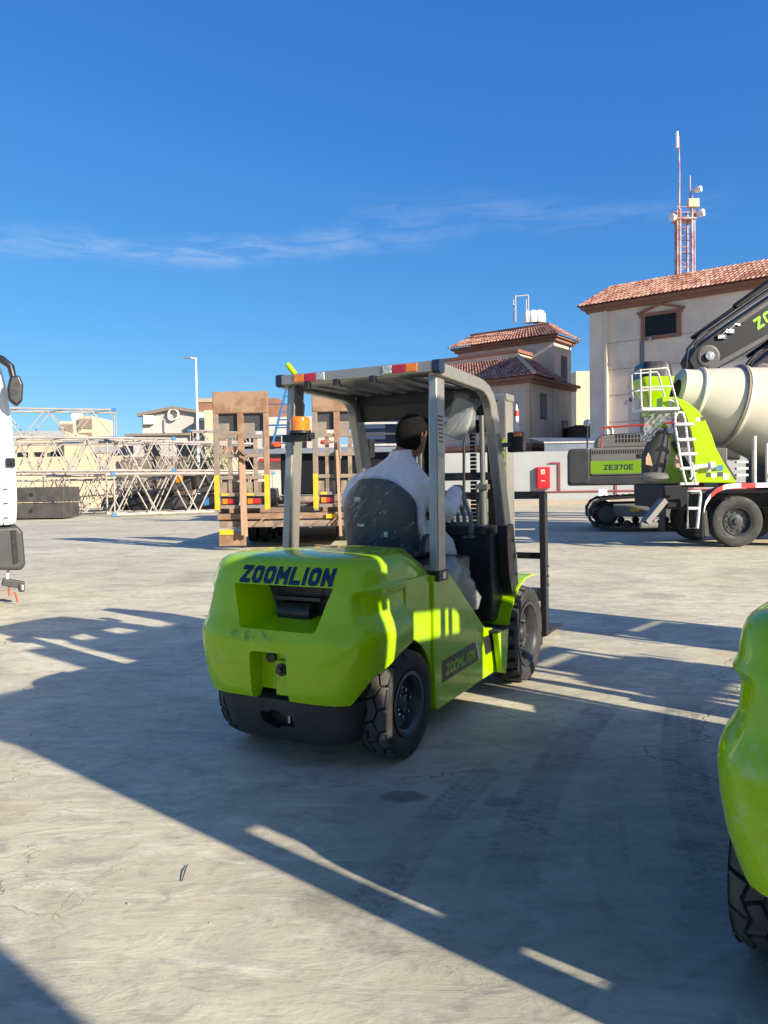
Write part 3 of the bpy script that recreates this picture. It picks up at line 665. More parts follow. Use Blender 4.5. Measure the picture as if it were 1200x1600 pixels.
    for y, z, w, h_ in ((.08, 1.36, .042, .028), (.06, 1.20, .05, .018), (-.115, 1.145, .026, .034)):
        d = MB(); d.box(.608, .612, y-w/2, y+w/2, z-h_/2, z+h_/2); d.build('seat_label', 'clear', se)
    d = MB(); P = []
    for i in range(9):                                     # armrest/hip wing to the right of the seat
        a = i/8*pi; P.append((.80+.10*cos(a), .12*sin(a)+1.02))
    d.prism(P, lambda a, b, t: (a, t, b), -.33, -.29); d.build('hip_guard', 'vinyl', R, bevel=.01)
    # --- steering wheel and levers
    d = MB(); d.tube([(1.42+.0, 0, 1.12), (1.27, 0, 1.27)], .022, 10); d.build('steering_column', 'black', R, smooth=40)
    d = MB(); ring = [Vector((1.27, 0, 1.27))+Vector((.7, 0, .7)).normalized()*(.155*cos(a))+Vector((0, .155*sin(a), 0)) for a in [2*pi*k/28 for k in range(28)]]
    d.tube(ring, .012, 8, closed=True)
    for a in (0, 2.1, 4.2): d.beam((1.27, 0, 1.27), Vector((1.27, 0, 1.27))+Vector((.7, 0, .7)).normalized()*(.15*cos(a))+Vector((0, .15*sin(a), 0)), .02, .01)
    d.build('steering_wheel', 'black', R, smooth=40)
    for i, y in enumerate((-.20, -.255, -.31, -.365)):
        d = MB(); d.tube([(1.46-.02*i, y, 1.10), (1.42-.02*i, y-.005, 1.22), (1.36-.02*i, y+.01, 1.33), (1.37-.02*i, y+.03, 1.385-.012*i)], [.014, .013, .014, .012], 8)
        lv = d.build('control_lever', 'hydr', R, smooth=40)
        d = MB(); d.lathe([(0, -.02), (.016, -.015), (.021, .0), (.018, .018), (0, .026)], (1.37-.02*i, y+.035, 1.395-.012*i), (0, .3, 1), 12); d.build('lever_knob', 'orange' if i == 0 else 'black', lv, smooth=60)
        d = MB(); d.tube([(1.47-.02*i, y, 1.08), (1.425-.02*i, y-.005, 1.22), (1.36-.02*i, y+.01, 1.33), (1.37-.02*i, y+.03, 1.40)], [.028, .021, .023, .017], 8); d.build('lever_wrap', 'film2', lv, smooth=70)
    # --- wrapped work lamp under the roof
    d = MB(); lam = empty('tmp'); bpy.data.objects.remove(lam)
    rot = Matrix.Rotation(radians(24), 3, 'X')
    def lp(x, y, z): v = rot @ Vector((x, y, z)); return (1.33+v.x, -.315+v.y, 1.885+v.z)
    d.prism(rrect(.155, .27, .035, 4), lambda a, b, t: lp(t, a, b), -.025, .03)
    lo = d.build('work_lamp', 'white', R, bevel=.01); MT['milky'] = MT.get('milky') or mat('lamp_back_grey', (.40, .41, .38), .5); lo.data.materials[0] = MT['milky']
    d = MB(); P = []
    for i in range(9):
        r = []
        for j in range(13):
            a = -1+2*i/8; b = -1+2*j/12; e = max(abs(a), abs(b))
            r.append(lp(-.045+.04*e**4+.008*sin(9*a+7*b), a*(.11+.016*sin(5*b+2)), b*(.17+.014*sin(6*a))))
        P.append(r)
    d.grid(P); d.build('lamp_wrap', 'film2', lo, smooth=60)
    d = MB(); d.beam((1.35, -.35, 1.99), (1.36, -.36, 2.07), .03, .01); d.build('lamp_arm', 'black', lo)
    # --- mast (leans back a little)
    def mu(z): return 2.03-.02*(z-.3)
    for s in (-1, 1):
        d = MB()                                            # outer channel: web + two flanges
        a, b = (mu(.12), .12), (mu(2.08), 2.08)
        for x_, y_, w_, h_ in ((0, .432, .012, .17), (-.078, .405, .055, .016), (.078, .405, .055, .016)):
            d.beam((a[0]+x_, s*y_, a[1]), (b[0]+x_, s*y_, b[1]), w_, h_, (1, 0, 0))
        oc = d.build('mast_upright', 'silver', R, bevel=.003)
        if s < 0: MT['neon'] = MT.get('neon') or mat('neon_lettering', (.48, .75, .02), .5)
        if s < 0:                                                # on the rear-facing flange so it reads from behind
            t = letters('ZOOMLION', lambda x, z, dd: (mu(x)-.0865-dd, -.431+z*.62, x), 1.78, 1.05, .075, .018, gap=.2, narrow={'I': .4}); t.build('mast_lettering', MT['neon'], oc)
        d = MB()
        for x_, y_, w_, h_ in ((.045, .315, .012, .14), (-.02, .29, .05, .014), (.11, .29, .05, .014)):
            d.beam((mu(.14)+x_, s*y_, .14), (mu(2.0)+x_, s*y_, 2.0), w_, h_, (1, 0, 0))
        d.build('inner_upright', 'darksteel', R, bevel=.003)
        d = MB(); d.tube([(mu(.3)-.10, s*.255, .3), (mu(1.45)-.10, s*.255, 1.45)], .032, 14); d.tube([(mu(1.4)-.10, s*.255, 1.4), (mu(2.0)-.10, s*.255, 2.0)], .02, 12); d.box(mu(1.4)-.14, mu(1.4)-.06, s*.255-.045, s*.255+.045, 1.40, 1.44)
        cy = d.build('lift_cylinder', 'hydr', R, smooth=35)
        d = MB(); x_ = mu(1)-.06
        for k in range(44): d.box(x_-.018, x_+.006, s*.165-.022, s*.165+.022, .60+.030*k, .624+.030*k)
        d.build('lift_chain', 'black', R)
        d = MB(); d.tube([(mu(.9)-.14, s*.10, .6), (mu(1.0)-.14, s*.12, 1.75), (mu(1)-.10, s*.14, 1.90), (mu(1)-.05, s*.14, 1.80)], .012, 8); d.build('hydraulic_hose', 'black', R, smooth=50)
        d = MB(); d.box(2.20, 2.26, min(s*.20, s*.32), max(s*.20, s*.32), .08, .60); fk = MB()
        fk.prism([(2.50, .62), (2.54, .62), (2.54, .11), (3.84, .070), (3.84, .055), (2.50, .06)], lambda a, b, t: (a, t, b), s*.22, s*.34)
        fk.build('fork', 'darksteel', R, bevel=.004)
    d = MB(); d.beam((mu(2.07), -.452, 2.08), (mu(2.07), .452, 2.08), .17, .055); d.build('mast_top_bar', 'silver', R, bevel=.012)
    d = MB(); d.beam((mu(1.2)-.09, -.36, 1.50), (mu(1.2)-.09, .36, 1.50), .03, .06); d.build('mast_crossbar', 'black', R, bevel=.004); d = MB(); d.beam((mu(.4), -.38, .40), (mu(.4), .38, .40), .10, .10); d.build('mast_crossbar', 'black', R, bevel=.004)
    d = MB(); d.beam((mu(1.85)+.05, -.31, 1.88), (mu(1.85)+.05, .31, 1.88), .12, .10); d.build('mast_crossbar', 'black', R, bevel=.004)
    # carriage and load guard
    d = MB(); d.box(2.42, 2.49, -.53, .53, .50, .60); d.box(2.42, 2.49, -.53, .53, .14, .24)
    for y in (-.48, -.2, .2, .48): d.box(2.36, 2.42, y-.03, y+.03, .14, .60)
    d.build('fork_carriage', 'black', R, bevel=.004)
    d = MB()
    for s in (-1, 1): d.beam((2.47, s*.555, .22), (2.45, s*.555, 1.36), .05, .075, (1, 0, 0))
    d.beam((2.45, -.58, 1.345), (2.45, .58, 1.345), .05, .06); d.beam((2.455, -.55, .86), (2.455, .55, .86), .03, .05)
    for y in (-.30, 0, .30): d.beam((2.465, y, .60), (2.455, y, 1.33), .022, .03)
    d.build('load_guard', 'black', R, bevel=.006)
    for z_ in (.78, .70, .63):
        d = MB(); d.lathe([(0, 0), (.012, 0), (.012, .012), (0, .012)], (2.47, -.58, z_), (0, -1, 0), 6); d.build('guard_bolt', 'zinc', R)
    # tilt cylinders, front lamp, tip marker
    for s in (-1, 1):
        d = MB(); d.tube([(1.58, s*.38, .80), (1.98, s*.38, .62)], .035, 12); d.tube([(1.9, s*.38, .65), (2.02, s*.38, .6)], .02, 10); d.build('tilt_cylinder', 'black', R, smooth=35)
        d = MB(); d.box(1.62, 1.70, min(s*.545, s*.66), max(s*.545, s*.66), 1.66, 1.80); fl = d.build('front_lamp', 'black', R, bevel=.012)
        d = MB(); d.box(1.600, 1.622, min(s*.60, s*.655), max(s*.60, s*.655), 1.765, 1.795); d.build('side_marker', 'amber', fl, bevel=.004)
        d = MB(); d.beam((1.47, s*.52, 1.70), (1.66, s*.60, 1.72), .03, .03); d.build('lamp_stalk', 'black', fl)
    d = MB(); d.lathe([(0, 0), (.016, 0), (.016, .12), (.013, .14), (.003, .185), (0, .185)], (1.66, -.605, 1.81), (0, 0, 1), 14); mk = d.build('tip_marker', 'white', R, smooth=30)
    d = MB(); d.lathe([(.0165, .10), (.0168, .125), (.0150, .14)], (1.66, -.605, 1.81), (0, 0, 1), 14); MT['signred'] = MT.get('signred') or mat('signal_red', (.62, .06, .02), .5); d.build('marker_band', MT['signred'], mk, smooth=30)
    # undercarriage
    d = MB(); d.box(-.20, .30, -.33, .33, .22, .34); d.box(.3, 1.9, -.40, .40, .20, .46); d.tube([(1.85, -.40, .35), (1.85, .40, .35)], .10, 14); d.box(-.05, .18, -.36, .36, .25, .50)
    d.build('chassis', 'black', R, bevel=.006)
    return R
ORI = Vector((.09, 3.96, 0)) + .535*Vector((-.881, .473, 0)); YAW = radians(90-28.2)
FK = make_forklift(); FK.location = ORI; FK.rotation_euler = (0, 0, YAW)
tag(FK, 'lime green forklift in the middle of the yard with a man in white driving it', 'forklift', 'lime green forklifts')
# ------------------------------------------------------------------ the driver
def skin_obj(name, chains, m, parent=None, sub=2):
    """chains: lists of (x, y, z, radius); equal points are merged so the limbs join"""
    vs = []; rs = []; es = []; idx = {}
    for ch in chains:
        prev = None
        for x, y, z, r in ch:
            k = (round(x, 4), round(y, 4), round(z, 4))
            if k not in idx: idx[k] = len(vs); vs.append((x, y, z)); rs.append(r)
            if prev is not None and prev != idx[k]: es.append((prev, idx[k]))
            prev = idx[k]
    me = bpy.data.meshes.new(name); me.from_pydata(vs, es, []); o = bpy.data.objects.new(name, me); COL.objects.link(o)
    sm = o.modifiers.new('skin', 'SKIN'); sm.use_smooth_shade = True
    for i, r in enumerate(rs):
        d = me.skin_vertices[0].data[i]; rr = r if isinstance(r, tuple) else (r, r); d.radius = rr
    me.skin_vertices[0].data[0].use_root = True
    ss = o.modifiers.new('sub', 'SUBSURF'); ss.levels = sub; ss.render_levels = sub
    bpy.context.view_layer.update()
    m2 = bpy.data.meshes.new_from_object(o.evaluated_get(bpy.context.evaluated_depsgraph_get()))
    o.modifiers.clear(); o.data = m2; m2.materials.clear(); m2.materials.append(m); m2.shade_smooth()
    if parent: o.parent = parent
    return o
def make_driver():
    skin = mat('skin', (.22, .10, .055), .5, noise=.1, nscale=20)
    cloth = mat('white_cotton', (.72, .72, .74), .85, bump=.45, bscale=7, stretch=(1, 1, .45))
    hairm = mat('black_hair', (.008, .007, .007), .95, spec=.15, bump=1.0, bscale=160, noise=.6, nscale=90)
    pel = (.84, 0, 1.15)
    fing = []
    def hand(w, d, sgn):                                     # palm and five curled fingers round a knob
        w = Vector(w); d = Vector(d).normalized(); side = Vector((0, 0, 1)).cross(d).normalized()*sgn; dn = d.cross(side)*sgn
        pal = w+d*.05; out = []
        for k, L in enumerate((.028, .031, .029, .024)):
            b = w+d*.075+side*(.026-.0175*k)
            out.append([(*w, .022), (*(w+d*.03+side*(.016-.011*k)), .016), (*b, .0105), (*(b+d*L*.8-Vector((0, 0, L*.5))), .0095), (*(b+d*L-Vector((0, 0, L*1.3))), .009), (*(b+d*L*.4-Vector((0, 0, L*1.9))), .008)])
        t = w+d*.02+side*.030
        out.append([(*w, .022), (*t, .013), (*(t+d*.032+side*.010-Vector((0, 0, .012))), .011), (*(t+d*.052-side*.002-Vector((0, 0, .03))), .010)])
        return out
    rw = (1.305, -.30, 1.435); lw = (1.17, .155, 1.33)
    ch = [[(*pel, .12), (.84, 0, 1.28, .115), (.85, -.01, 1.40, .10), (.87, -.03, 1.50, .08), (.905, -.06, 1.60, .065), (.935, -.09, 1.66, .062), (.965, -.11, 1.74, .065)],
          [(.87, -.03, 1.50, .08), (.88, -.19, 1.45, .05), (1.0, -.345, 1.25, .045), (1.16, -.33, 1.36, .036), (*rw, .026)],
          [(.87, -.03, 1.50, .08), (.86, .19, 1.45, .05), (.95, .30, 1.31, .045), (1.06, .24, 1.31, .036), (*lw, .026)],
          [(*pel, .12), (.86, -.11, 1.14, .095), (1.24, -.15, 1.10, .07), (1.32, -.14, .80, .05), (1.34, -.14, .54, .035), (1.46, -.15, .50, .03)],
          [(*pel, .12), (.86, .11, 1.14, .095), (1.24, .13, 1.10, .07), (1.32, .13, .80, .05), (1.34, .13, .54, .035), (1.46, .14, .50, .03)]]
    ch += hand(rw, (.6, .1, -.25), 1) + hand(lw, (.7, -.35, -.1), -1)
    body = skin_obj('person', ch, skin)
    # head shape joined into the same surface
    hc = Vector((.985, -.120, 1.758)); HS = 1.14; hd = MB(); P = []
    yaw = radians(-14); Rm = Matrix.Rotation(yaw, 3, 'Z') @ Matrix.Rotation(radians(14), 3, 'Y')
    for i in range(25):
        th = pi*i/24; r = []
        for j in range(32):
            ph = 2*pi*j/32; x = sin(th)*cos(ph); y = sin(th)*sin(ph); z = cos(th)
            fx = .098*x*(1+.10*max(0, -x)*max(0, z+.4)) ; fy = .076*y*(1-.18*max(0, -z)); fz = .122*z
            if x > .3: fx -= .006*math.exp(-((z-.12)/.14)**2); fx += .024*math.exp(-((y)/.13)**2-((z+.10)/.20)**2)   # brow line and nose
            if x > .3: fx += .007*math.exp(-((y)/.3)**2-((z+.42)/.07)**2) + .005*math.exp(-((y)/.25)**2-((z+.75)/.12)**2)
            if z < -.3 and x > 0: fx += .012*x
            r.append(tuple(hc+Rm @ (Vector((fx, fy, fz))*HS)))
        P.append(r)
    hd.grid(P, cv=True)
    for s in (-1, 1):                                          # ears
        E = []
        for i in range(9):
            th = pi*i/8
            E.append([tuple(hc+Rm @ (Vector((-.002+.017*sin(th)*cos(p), s*(.074+.009*sin(th)*sin(p)+.006*(cos(p) < 0)), -.008+.034*cos(th)))*HS)) for p in [2*pi*k/12 for k in range(12)]])
        hd.grid(E, cv=True)
    ho = hd.build('headtmp', skin)
    bm = bmesh.new(); bm.from_mesh(body.data); bm.from_mesh(ho.data); bm.to_mesh(body.data); bm.free(); bpy.data.objects.remove(ho)
    rm = body.modifiers.new('join', 'REMESH'); rm.mode = 'VOXEL'; rm.voxel_size = .0055; rm.use_smooth_shade = True
    bpy.context.view_layer.update()
    m2 = bpy.data.meshes.new_from_object(body.evaluated_get(bpy.context.evaluated_depsgraph_get())); body.modifiers.clear(); body.data = m2; m2.shade_smooth()
    m2.materials.clear(); m2.materials.append(skin)
    # short black hair: a cap over crown, sides and nape
    hr = MB(); P = []
    for i in range(15):
        r = []
        for j in range(40):
            ph = 2*pi*j/40; x0, y0 = cos(ph), sin(ph)
            lim = .48 if x0 > .35 else (1.62+.42*sst(-x0, -.2, .7) if True else 0)
            lim = 1.05+1.30*sst(-x0, -.60, .25) - .22*math.exp(-((x0-.12)/.16)**2)*1.0
            th = lim*i/14; x = sin(th)*x0; y = sin(th)*y0; z = cos(th); k = 1.09 + .012*sin(29*th+17*ph)
            k -= .06*sst(i/14, .75, 1)
            r.append(tuple(hc+Rm @ (Vector((.098*x*k*(1+.10*max(0, -x)*max(0, z+.4)), .076*y*k*1.01, .122*z*(k+.01)))*HS)))
        P.append(r)
    hr.grid(P, cv=True); hr.build('hair', hairm, body, smooth=80)
    arms = [[(.85, -.02, 1.44, .12), (.865, -.20, 1.475, .105), (.92, -.285, 1.36, .090), (.995, -.345, 1.245, .080), (1.13, -.335, 1.335, .066), (1.265, -.31, 1.41, .050)],
           [(.85, -.02, 1.44, .12), (.85, .20, 1.475, .105), (.90, .275, 1.36, .090), (.95, .32, 1.25, .080), (1.05, .255, 1.29, .066), (1.135, .18, 1.325, .050)],
           [(.85, -.02, 1.44, .12), (.86, 0, 1.14, .14), (.93, -.12, 1.12, .13), (1.22, -.17, 1.09, .115), (1.31, -.17, .95, .11), (1.33, -.17, .70, .11)],
           [(.86, 0, 1.14, .14), (.93, .12, 1.12, .13), (1.22, .14, 1.09, .115), (1.31, .14, .95, .11), (1.33, .14, .70, .11)]]
    t = skin_obj('thobe', arms, cloth, body, sub=2)
    to = MB(); P = []
    prof_ = [(1.03, .87, 0, .10, .16), (1.06, .86, 0, .16, .25), (1.15, .85, 0, .155, .265), (1.28, .84, -.01, .15, .27), (1.38, .835, -.02, .145, .278), (1.46, .84, -.025, .14, .272), (1.52, .855, -.035, .125, .235), (1.565, .875, -.045, .100, .175), (1.60, .895, -.055, .082, .115), (1.63, .910, -.065, .074, .082), (1.665, .925, -.078, .070, .074), (1.668, .926, -.079, .03, .03)]
    def itp(z):
        for p, q in zip(prof_, prof_[1:]):
            if z <= q[0]: k = (z-p[0])/(q[0]-p[0]); return [a_+(b_-a_)*k for a_, b_ in zip(p, q)]
        return prof_[-1]
    for i in range(70):
        z = 1.031+(1.6675-1.031)*i/69; _, cx, cy, rx, ry = itp(z); r = []
        for j in range(96):
            ph = 2*pi*j/96; w_ = 1+.030*sin(5*ph+14*z)*sin(9*z+2*ph)+.020*sin(11*ph-19*z+3*sin(2*ph))+.014*sin(17*ph+31*z)
            if z > 1.6: w_ = 1+.01*sin(7*ph)
            r.append((cx+rx*w_*cos(ph), cy+ry*w_*sin(ph), z))
        P.append(r)
    to.grid(P, cv=True); n_ = 96; to.f += [tuple(reversed(range(n_))), tuple(69*n_+k for k in range(n_))]
    tob = to.build('torsotmp', cloth); bm = bmesh.new(); bm.from_mesh(t.data); bm.from_mesh(tob.data); bm.to_mesh(t.data); bm.free(); bpy.data.objects.remove(tob)
    rm = t.modifiers.new('join', 'REMESH'); rm.mode = 'VOXEL'; rm.voxel_size = .008; rm.use_smooth_shade = True
    sm_ = t.modifiers.new('soften', 'SMOOTH'); sm_.factor = .5; sm_.iterations = 8
    for nm, sc_, st_ in (('folds', .16, .040), ('creases', .055, .016)):
        tx = bpy.data.textures.new(nm, 'CLOUDS'); tx.noise_scale = sc_; tx.noise_depth = 2
        dm = t.modifiers.new(nm, 'DISPLACE'); dm.texture = tx; dm.strength = st_; dm.mid_level = .5; dm.texture_coords = 'LOCAL'
    bpy.context.view_layer.update()
    m3 = bpy.data.meshes.new_from_object(t.evaluated_get(bpy.context.evaluated_depsgraph_get())); t.modifiers.clear(); t.data = m3; m3.shade_smooth(); m3.materials.clear(); m3.materials.append(cloth)
    c = MB(); ring = [(.925+.066*cos(a), -.078+.066*sin(a), 1.668+.012*cos(a)) for a in [2*pi*k/24 for k in range(24)]]
    c.tube(ring, .009, 8, closed=True); c.build('collar', cloth, body, smooth=60)
    sh = mat('brown_leather', (.06, .03, .015), .5)
    for s in (-.15, .14):
        c = MB(); c.lathe([(0, -.13), (.035, -.12), (.048, -.06), (.04, .05), (.045, .10), (.02, .135), (0, .14)], (1.42, s, .505), (1, 0, -.05), 14); c.build('shoe', sh, body, smooth=50)
    body.location = ORI; body.rotation_euler = (0, 0, YAW)
    tag(body, 'man in a white long robe driving the green forklift, seen from behind, short black hair', 'person')
    return body
DRV = make_driver()
# ------------------------------------------------------------------ yard materials
MT['rust'] = mat('worn_rusty_steel', (.22, .12, .068), .75, noise=.35, nscale=3, col2=(.31, .20, .13), bump=.4, bscale=30)
MT['dirtsteel'] = mat('dirty_deck_steel', (.17, .13, .10), .8, col2=(.30, .23, .17), nscale=4, bump=.4, bscale=25)
MT['greybar'] = mat('grey_worn_bar', (.19, .175, .155), .7, col2=(.27, .20, .145), nscale=5)
MT['yellow'] = mat('yellow_tape', (.75, .42, .02), .5, noise=.15, nscale=12)
MT['timber'] = mat('timber', (.36, .23, .15), .85, col2=(.44, .30, .20), nscale=3, stretch=(8, 8, .6))
MT['wood'] = mat('worn_planks', (.33, .22, .14), .9, col2=(.20, .14, .10), nscale=2, stretch=(1, 9, 1), bump=.4, bscale=20)
MT['galv'] = mat('galvanised_tube', (.50, .48, .45), .55, .3, noise=.15, nscale=6)
MT['cranetube'] = mat('lattice_tube', (.37, .335, .305), .6, noise=.18, nscale=2)
MT['blue'] = mat('blue_paint', (.035, .16, .36), .5)
MT['ballast'] = mat('cast_ballast', (.055, .052, .050), .75, noise=.4, nscale=1.5, bump=.3, bscale=12)
MT['drum'] = mat('drum_off_white', (.60, .56, .44), .42, noise=.06, nscale=1.2, rnoise=.1)
MT['exgrey'] = mat('excavator_grey', (.16, .155, .145), .45, noise=.1, nscale=1)
MT['exdark'] = mat('excavator_charcoal', (.045, .045, .048), .5, noise=.15, nscale=2)
MT['boomdark'] = mat('boom_charcoal', (.004, .006, .010), .55, spec=.3)
MT['tape'] = mat('white_tape', (.72, .72, .72), .5); MT['redtape'] = mat('red_tape', (.50, .03, .03), .5)
MT['foil'] = mat('wrapped_foil', (.66, .68, .68), .35, .3, bump=.9, bscale=18, noise=.25, nscale=20)
MT['glass'] = mat('dark_glass', (.015, .02, .025), .06, spec=.8)
MT['board'] = mat('notice', (.55, .55, .53), .6)
MT['dblue'] = mat('navy_plastic', (.03, .05, .10), .4)
def child(mb, name, m, par, **k): return mb.build(name, m, par, **k)
# ------------------------------------------------------------------ low-bed trailer with its two loading ramps folded up
TR = empty('low_bed_trailer', (-2.17, 17.6, 0), radians(-1.0))
tag(TR, 'dirty low bed trailer parked behind the forklift with two tall rusty ramps folded upright', 'trailer')
d = MB(); d.box(-1.70, 1.72, .30, 9.5, .84, .95); child(d, 'deck', 'wood', TR, bevel=.01)
d = MB()
for x in (-1.62, -.6, .55, 1.62): d.box(x-.07, x+.07, .4, 9.4, .50, .838)
child(d, 'chassis_rail', 'dirtsteel', TR)
def rbox(x0, x1, y0, y1, z0, z1, name, m, par, **k): return MB().box(x0, x1, y0, y1, z0, z1).build(name, m, par, **k)
for ci, (x0, x1) in enumerate(((-1.69, -.43), (.57, 1.70))):
    rp = rbox(x0, x0+.115, -.06, .06, .88, 3.12, 'ramp', 'greybar', TR, bevel=.008); W0 = x1-x0
    rbox(x1-.115, x1, -.06, .06, .88, 3.12, 'ramp_beam', 'rust', rp, bevel=.008)
    xm = (x0+x1)/2; rbox(xm-.075, xm+.06, -.07, .06, 1.60, 3.12, 'ramp_beam', 'rust', rp, bevel=.008)
    rbox(x0, x1, -.07, .05, 3.121, 3.62, 'ramp_toe', 'rust', rp, bevel=.02)
    for (a, b) in ((x0+.116, xm-.076), (xm+.061, x1-.116)):
        rbox(a, b, .02, .05, 2.72, 3.119, 'pocket_plate', 'exdark', rp)
        rbox(a+.0, a+(b-a)*.55, -.02, .019, 2.64, 2.90, 'gusset', 'greybar', rp)
        for z in (2.55, 2.12, 1.62): rbox(a, b, -.05, .03, z, z+.085, 'ramp_rung', 'greybar', rp, bevel=.006)
        q = a+(b-a)*.55; rbox(q-.04, q+.05, -.03, .02, 1.3, 2.549, 'ramp_strut', 'dirtsteel', rp)
        for z in (1.24, .98-.02): rbox(a, b, -.075, .03, z, z+.07, 'ramp_rung', 'greybar', rp)
        rbox(a, b, .0, .04, 1.312, 1.56, 'pocket_plate', 'dirtsteel', rp)
        rbox(a+.05, a+.20, -.08, -.0755, 1.25, 1.302, 'reflector', 'yellow', rp)
        rbox(a+.02, b-.02, .00, .06, 1.035, 1.235, 'lamp_box', 'exdark', rp)
        rbox(a+.05, a+.17, -.03, -.001, 1.06, 1.18, 'turn_signal', 'amber', rp, bevel=.01)
        rbox(a+.172, a+.34, -.03, -.001, 1.06, 1.18, 'tail_light', 'red', rp, bevel=.01)
    for xx in (x0+.001, x1-.114): rbox(xx, xx+.113, -.066, -.061, .93, 1.72, 'edge_tape', 'yellow', rp)
    if ci == 0:
        t = MB(); t.beam((xm+.02, -.17, .35), (xm-.0, -.14, 2.0), .11, .05); t.beam((xm+.09, -.15, .32), (xm+.06, -.12, 1.95), .05, .07); t.build('timber_prop', 'timber', rp)
        t = MB(); t.beam((xm-.05, -.12, 2.34), (xm+.12, -.14, 2.18), .12, .05); t.beam((xm-.02, -.12, 2.15), (xm+.18, -.14, 2.05), .07, .05); t.build('latch', 'rust', rp)
    else:
        t = MB(); t.beam((xm+.05, -.15, .30), (xm-.0, -.14, 2.25), .09, .06); t.build('timber_prop', 'timber', rp)
        t = letters('L0', lambda x, z, dd: (x, -.002-dd, z+1.36), x0+.16, x0+.40, .13, .02, gap=.3); t.build('lettering', 'greybar', rp)
        t = MB(); t.tube([(xm-.25, -.14, 2.42), (xm+.05, -.15, 2.44), (xm+.07, -.15, 2.05)], .03, 6); t.build('latch', 'greybar', rp)
rbox(-1.60, 1.62, -.02, .20, .52, .66, 'rear_beam', 'dirtsteel', TR, bevel=.01)
rbox(-1.66, 1.66, .02, .3, .70, .835, 'hinge_beam', 'rust', TR, bevel=.01)
rbox(-1.62, -1.0, -.03, .0, .10, .42, 'mud_flap', 'rust', TR); rbox(-1.60, -1.28, -.05, -.031, .36, .48, 'reflector', 'yellow', TR)
rbox(-.05, .12, -.05, -.021, .70, .80, 'reflector', 'yellow', TR); rbox(.85, 1.15, -.05, -.021, .70, .80, 'reflector', 'yellow', TR)
for i in range(7):
    x = -1.2+.42*i; t = MB(); t.beam((x, -.06, .50+.05*(i % 2)), (x+.22, -.10, .66+.07*((i*3) % 2)), .10, .02); t.build('hinge_plate', 'timber' if i % 2 else 'greybar', TR)
tw = tyre_mesh(.40, .24, .22, 'trailer_tyre', nth=120, kind=1)
for y in (2.6, 3.7, 4.8):
    for x in (-1.30, -1.0, 1.0, 1.30):
        o = add_mesh('tyre', tw, 'rubber', TR, (x, y, .40), (0, 0, radians(90)))
        MB().lathe([(0, -.05), (.2, -.05), (.22, .08), (.22, .1)], (0, 0, 0), (0, 1, 0), 20).build('rim', 'rimdark', o)
t = MB()
for i in range(30):
    a = random.random()*.5; t.beam((.25+random.random()*.7, .9+random.random(), .97), (.25+random.random()*.7, .9+random.random(), .97+.03+a*.1), .04, .03)
tag(t.build('chain_pile', 'rust'), 'small heap of rusty chain lying on the trailer deck', 'chain').location = (-2.17, 17.6, 0)
t = MB(); t.tube([(-2.7, 19.3, 1.10), (-.6, 19.5, 1.10)], .10, 16); tag(t.build('steel_pipe', 'dirtsteel', smooth=40), 'grey steel pipe lying across the trailer deck', 'pipe')
t = MB(); t.lathe([(0, -.10), (.23, -.10), (.23, .10), (0, .10)], (-2.75, 19.25, 1.18), (1, 0, 0), 24); tag(t.build('cable_drum', 'greybar', smooth=30), 'pale round drum at the left end of the pipe on the trailer', 'drum')
# ------------------------------------------------------------------ truck mixer, its side towards the yard, tail to the left
def truck_wheel(par, tmesh, x, y, z, R, s, m='rimgrey'):
    o = MB().lathe([(0, -.08*s), (R*.42, -.08*s), (R*.42, .02*s), (0, .02*s)], (0, 0, 0), (0, 1, 0), 24).build('wheel', 'rimdark', par, smooth=30); o.location = (x, y, z)
    add_mesh('tyre', tmesh, 'rubber', o)
    r = MB(); r.lathe([(R*.57, .13*s), (R*.545, .145*s), (R*.51, .13*s), (R*.485, .05*s), (R*.46, .03*s), (R*.28, .035*s), (R*.27, .06*s), (R*.14, .07*s), (R*.12, .12*s), (0, .125*s)], (0, 0, 0), (0, 1, 0), 40).build('rim', m, o, smooth=30)
    for k in range(10):
        a = 2*pi*k/10; MB().lathe([(0, .03*s), (.018, .03*s), (.018, .065*s), (0, .065*s)], (R*.37*cos(a), 0, R*.37*sin(a)), (0, 1, 0), 6).build('wheel_nut', 'darksteel', o)
    return o
MX = empty('mixer_truck', (5.2, 17.45, 0), 0)
tag(MX, 'concrete mixer truck at the right edge with off white drum and lime green rear frame', 'truck')
tm = tyre_mesh(.545, .30, .29, 'mixer_tyre', nth=200, kind=1)
for x in (2.27, 3.62):
    for s in (-1, 1): truck_wheel(MX, tm, x, s*1.08, .545, .545, s)
for x in (6.6, 8.4):
    for s in (-1, 1): truck_wheel(MX, tm, x, s*1.08, .545, .545, s)
a_ = radians(14.5); ax = Vector((cos(a_), 0, -sin(a_))); p0 = Vector((1.42, 0, 3.42))
dr = MB(); prof = [(.30, 0), (.50, .0), (.535, .02), (.60, .35), (.66, .50), (.86, 1.22), (1.06, 2.05), (1.16, 2.6), (1.20, 3.0), (1.21, 4.3), (1.10, 4.9), (.80, 5.9), (.55, 6.2), (0, 6.2)]
dr.lathe(prof, p0, ax, 72); D = child(dr, 'drum', 'drum', MX, smooth=25)
for t0, r0, th, m_ in ((.42, .665, .030, 'drum'), (1.30, .91, .055, 'drum')):
    t = MB(); t.lathe([(r0-.06, t0-.03), (r0-.01, t0-.035), (r0+th*.5, t0-.01), (r0+th*.5, t0+.03), (r0-.01, t0+.06), (r0-.06, t0+.06)], p0, ax, 64); child(t, 'drum_ring', m_, D, smooth=30)
t = MB(); t.lathe([(.88, 1.225), (.935, 1.23), (.935, 1.262), (.90, 1.264)], p0, ax, 64); child(t, 'ring_edge', 'greybar', D, smooth=30)
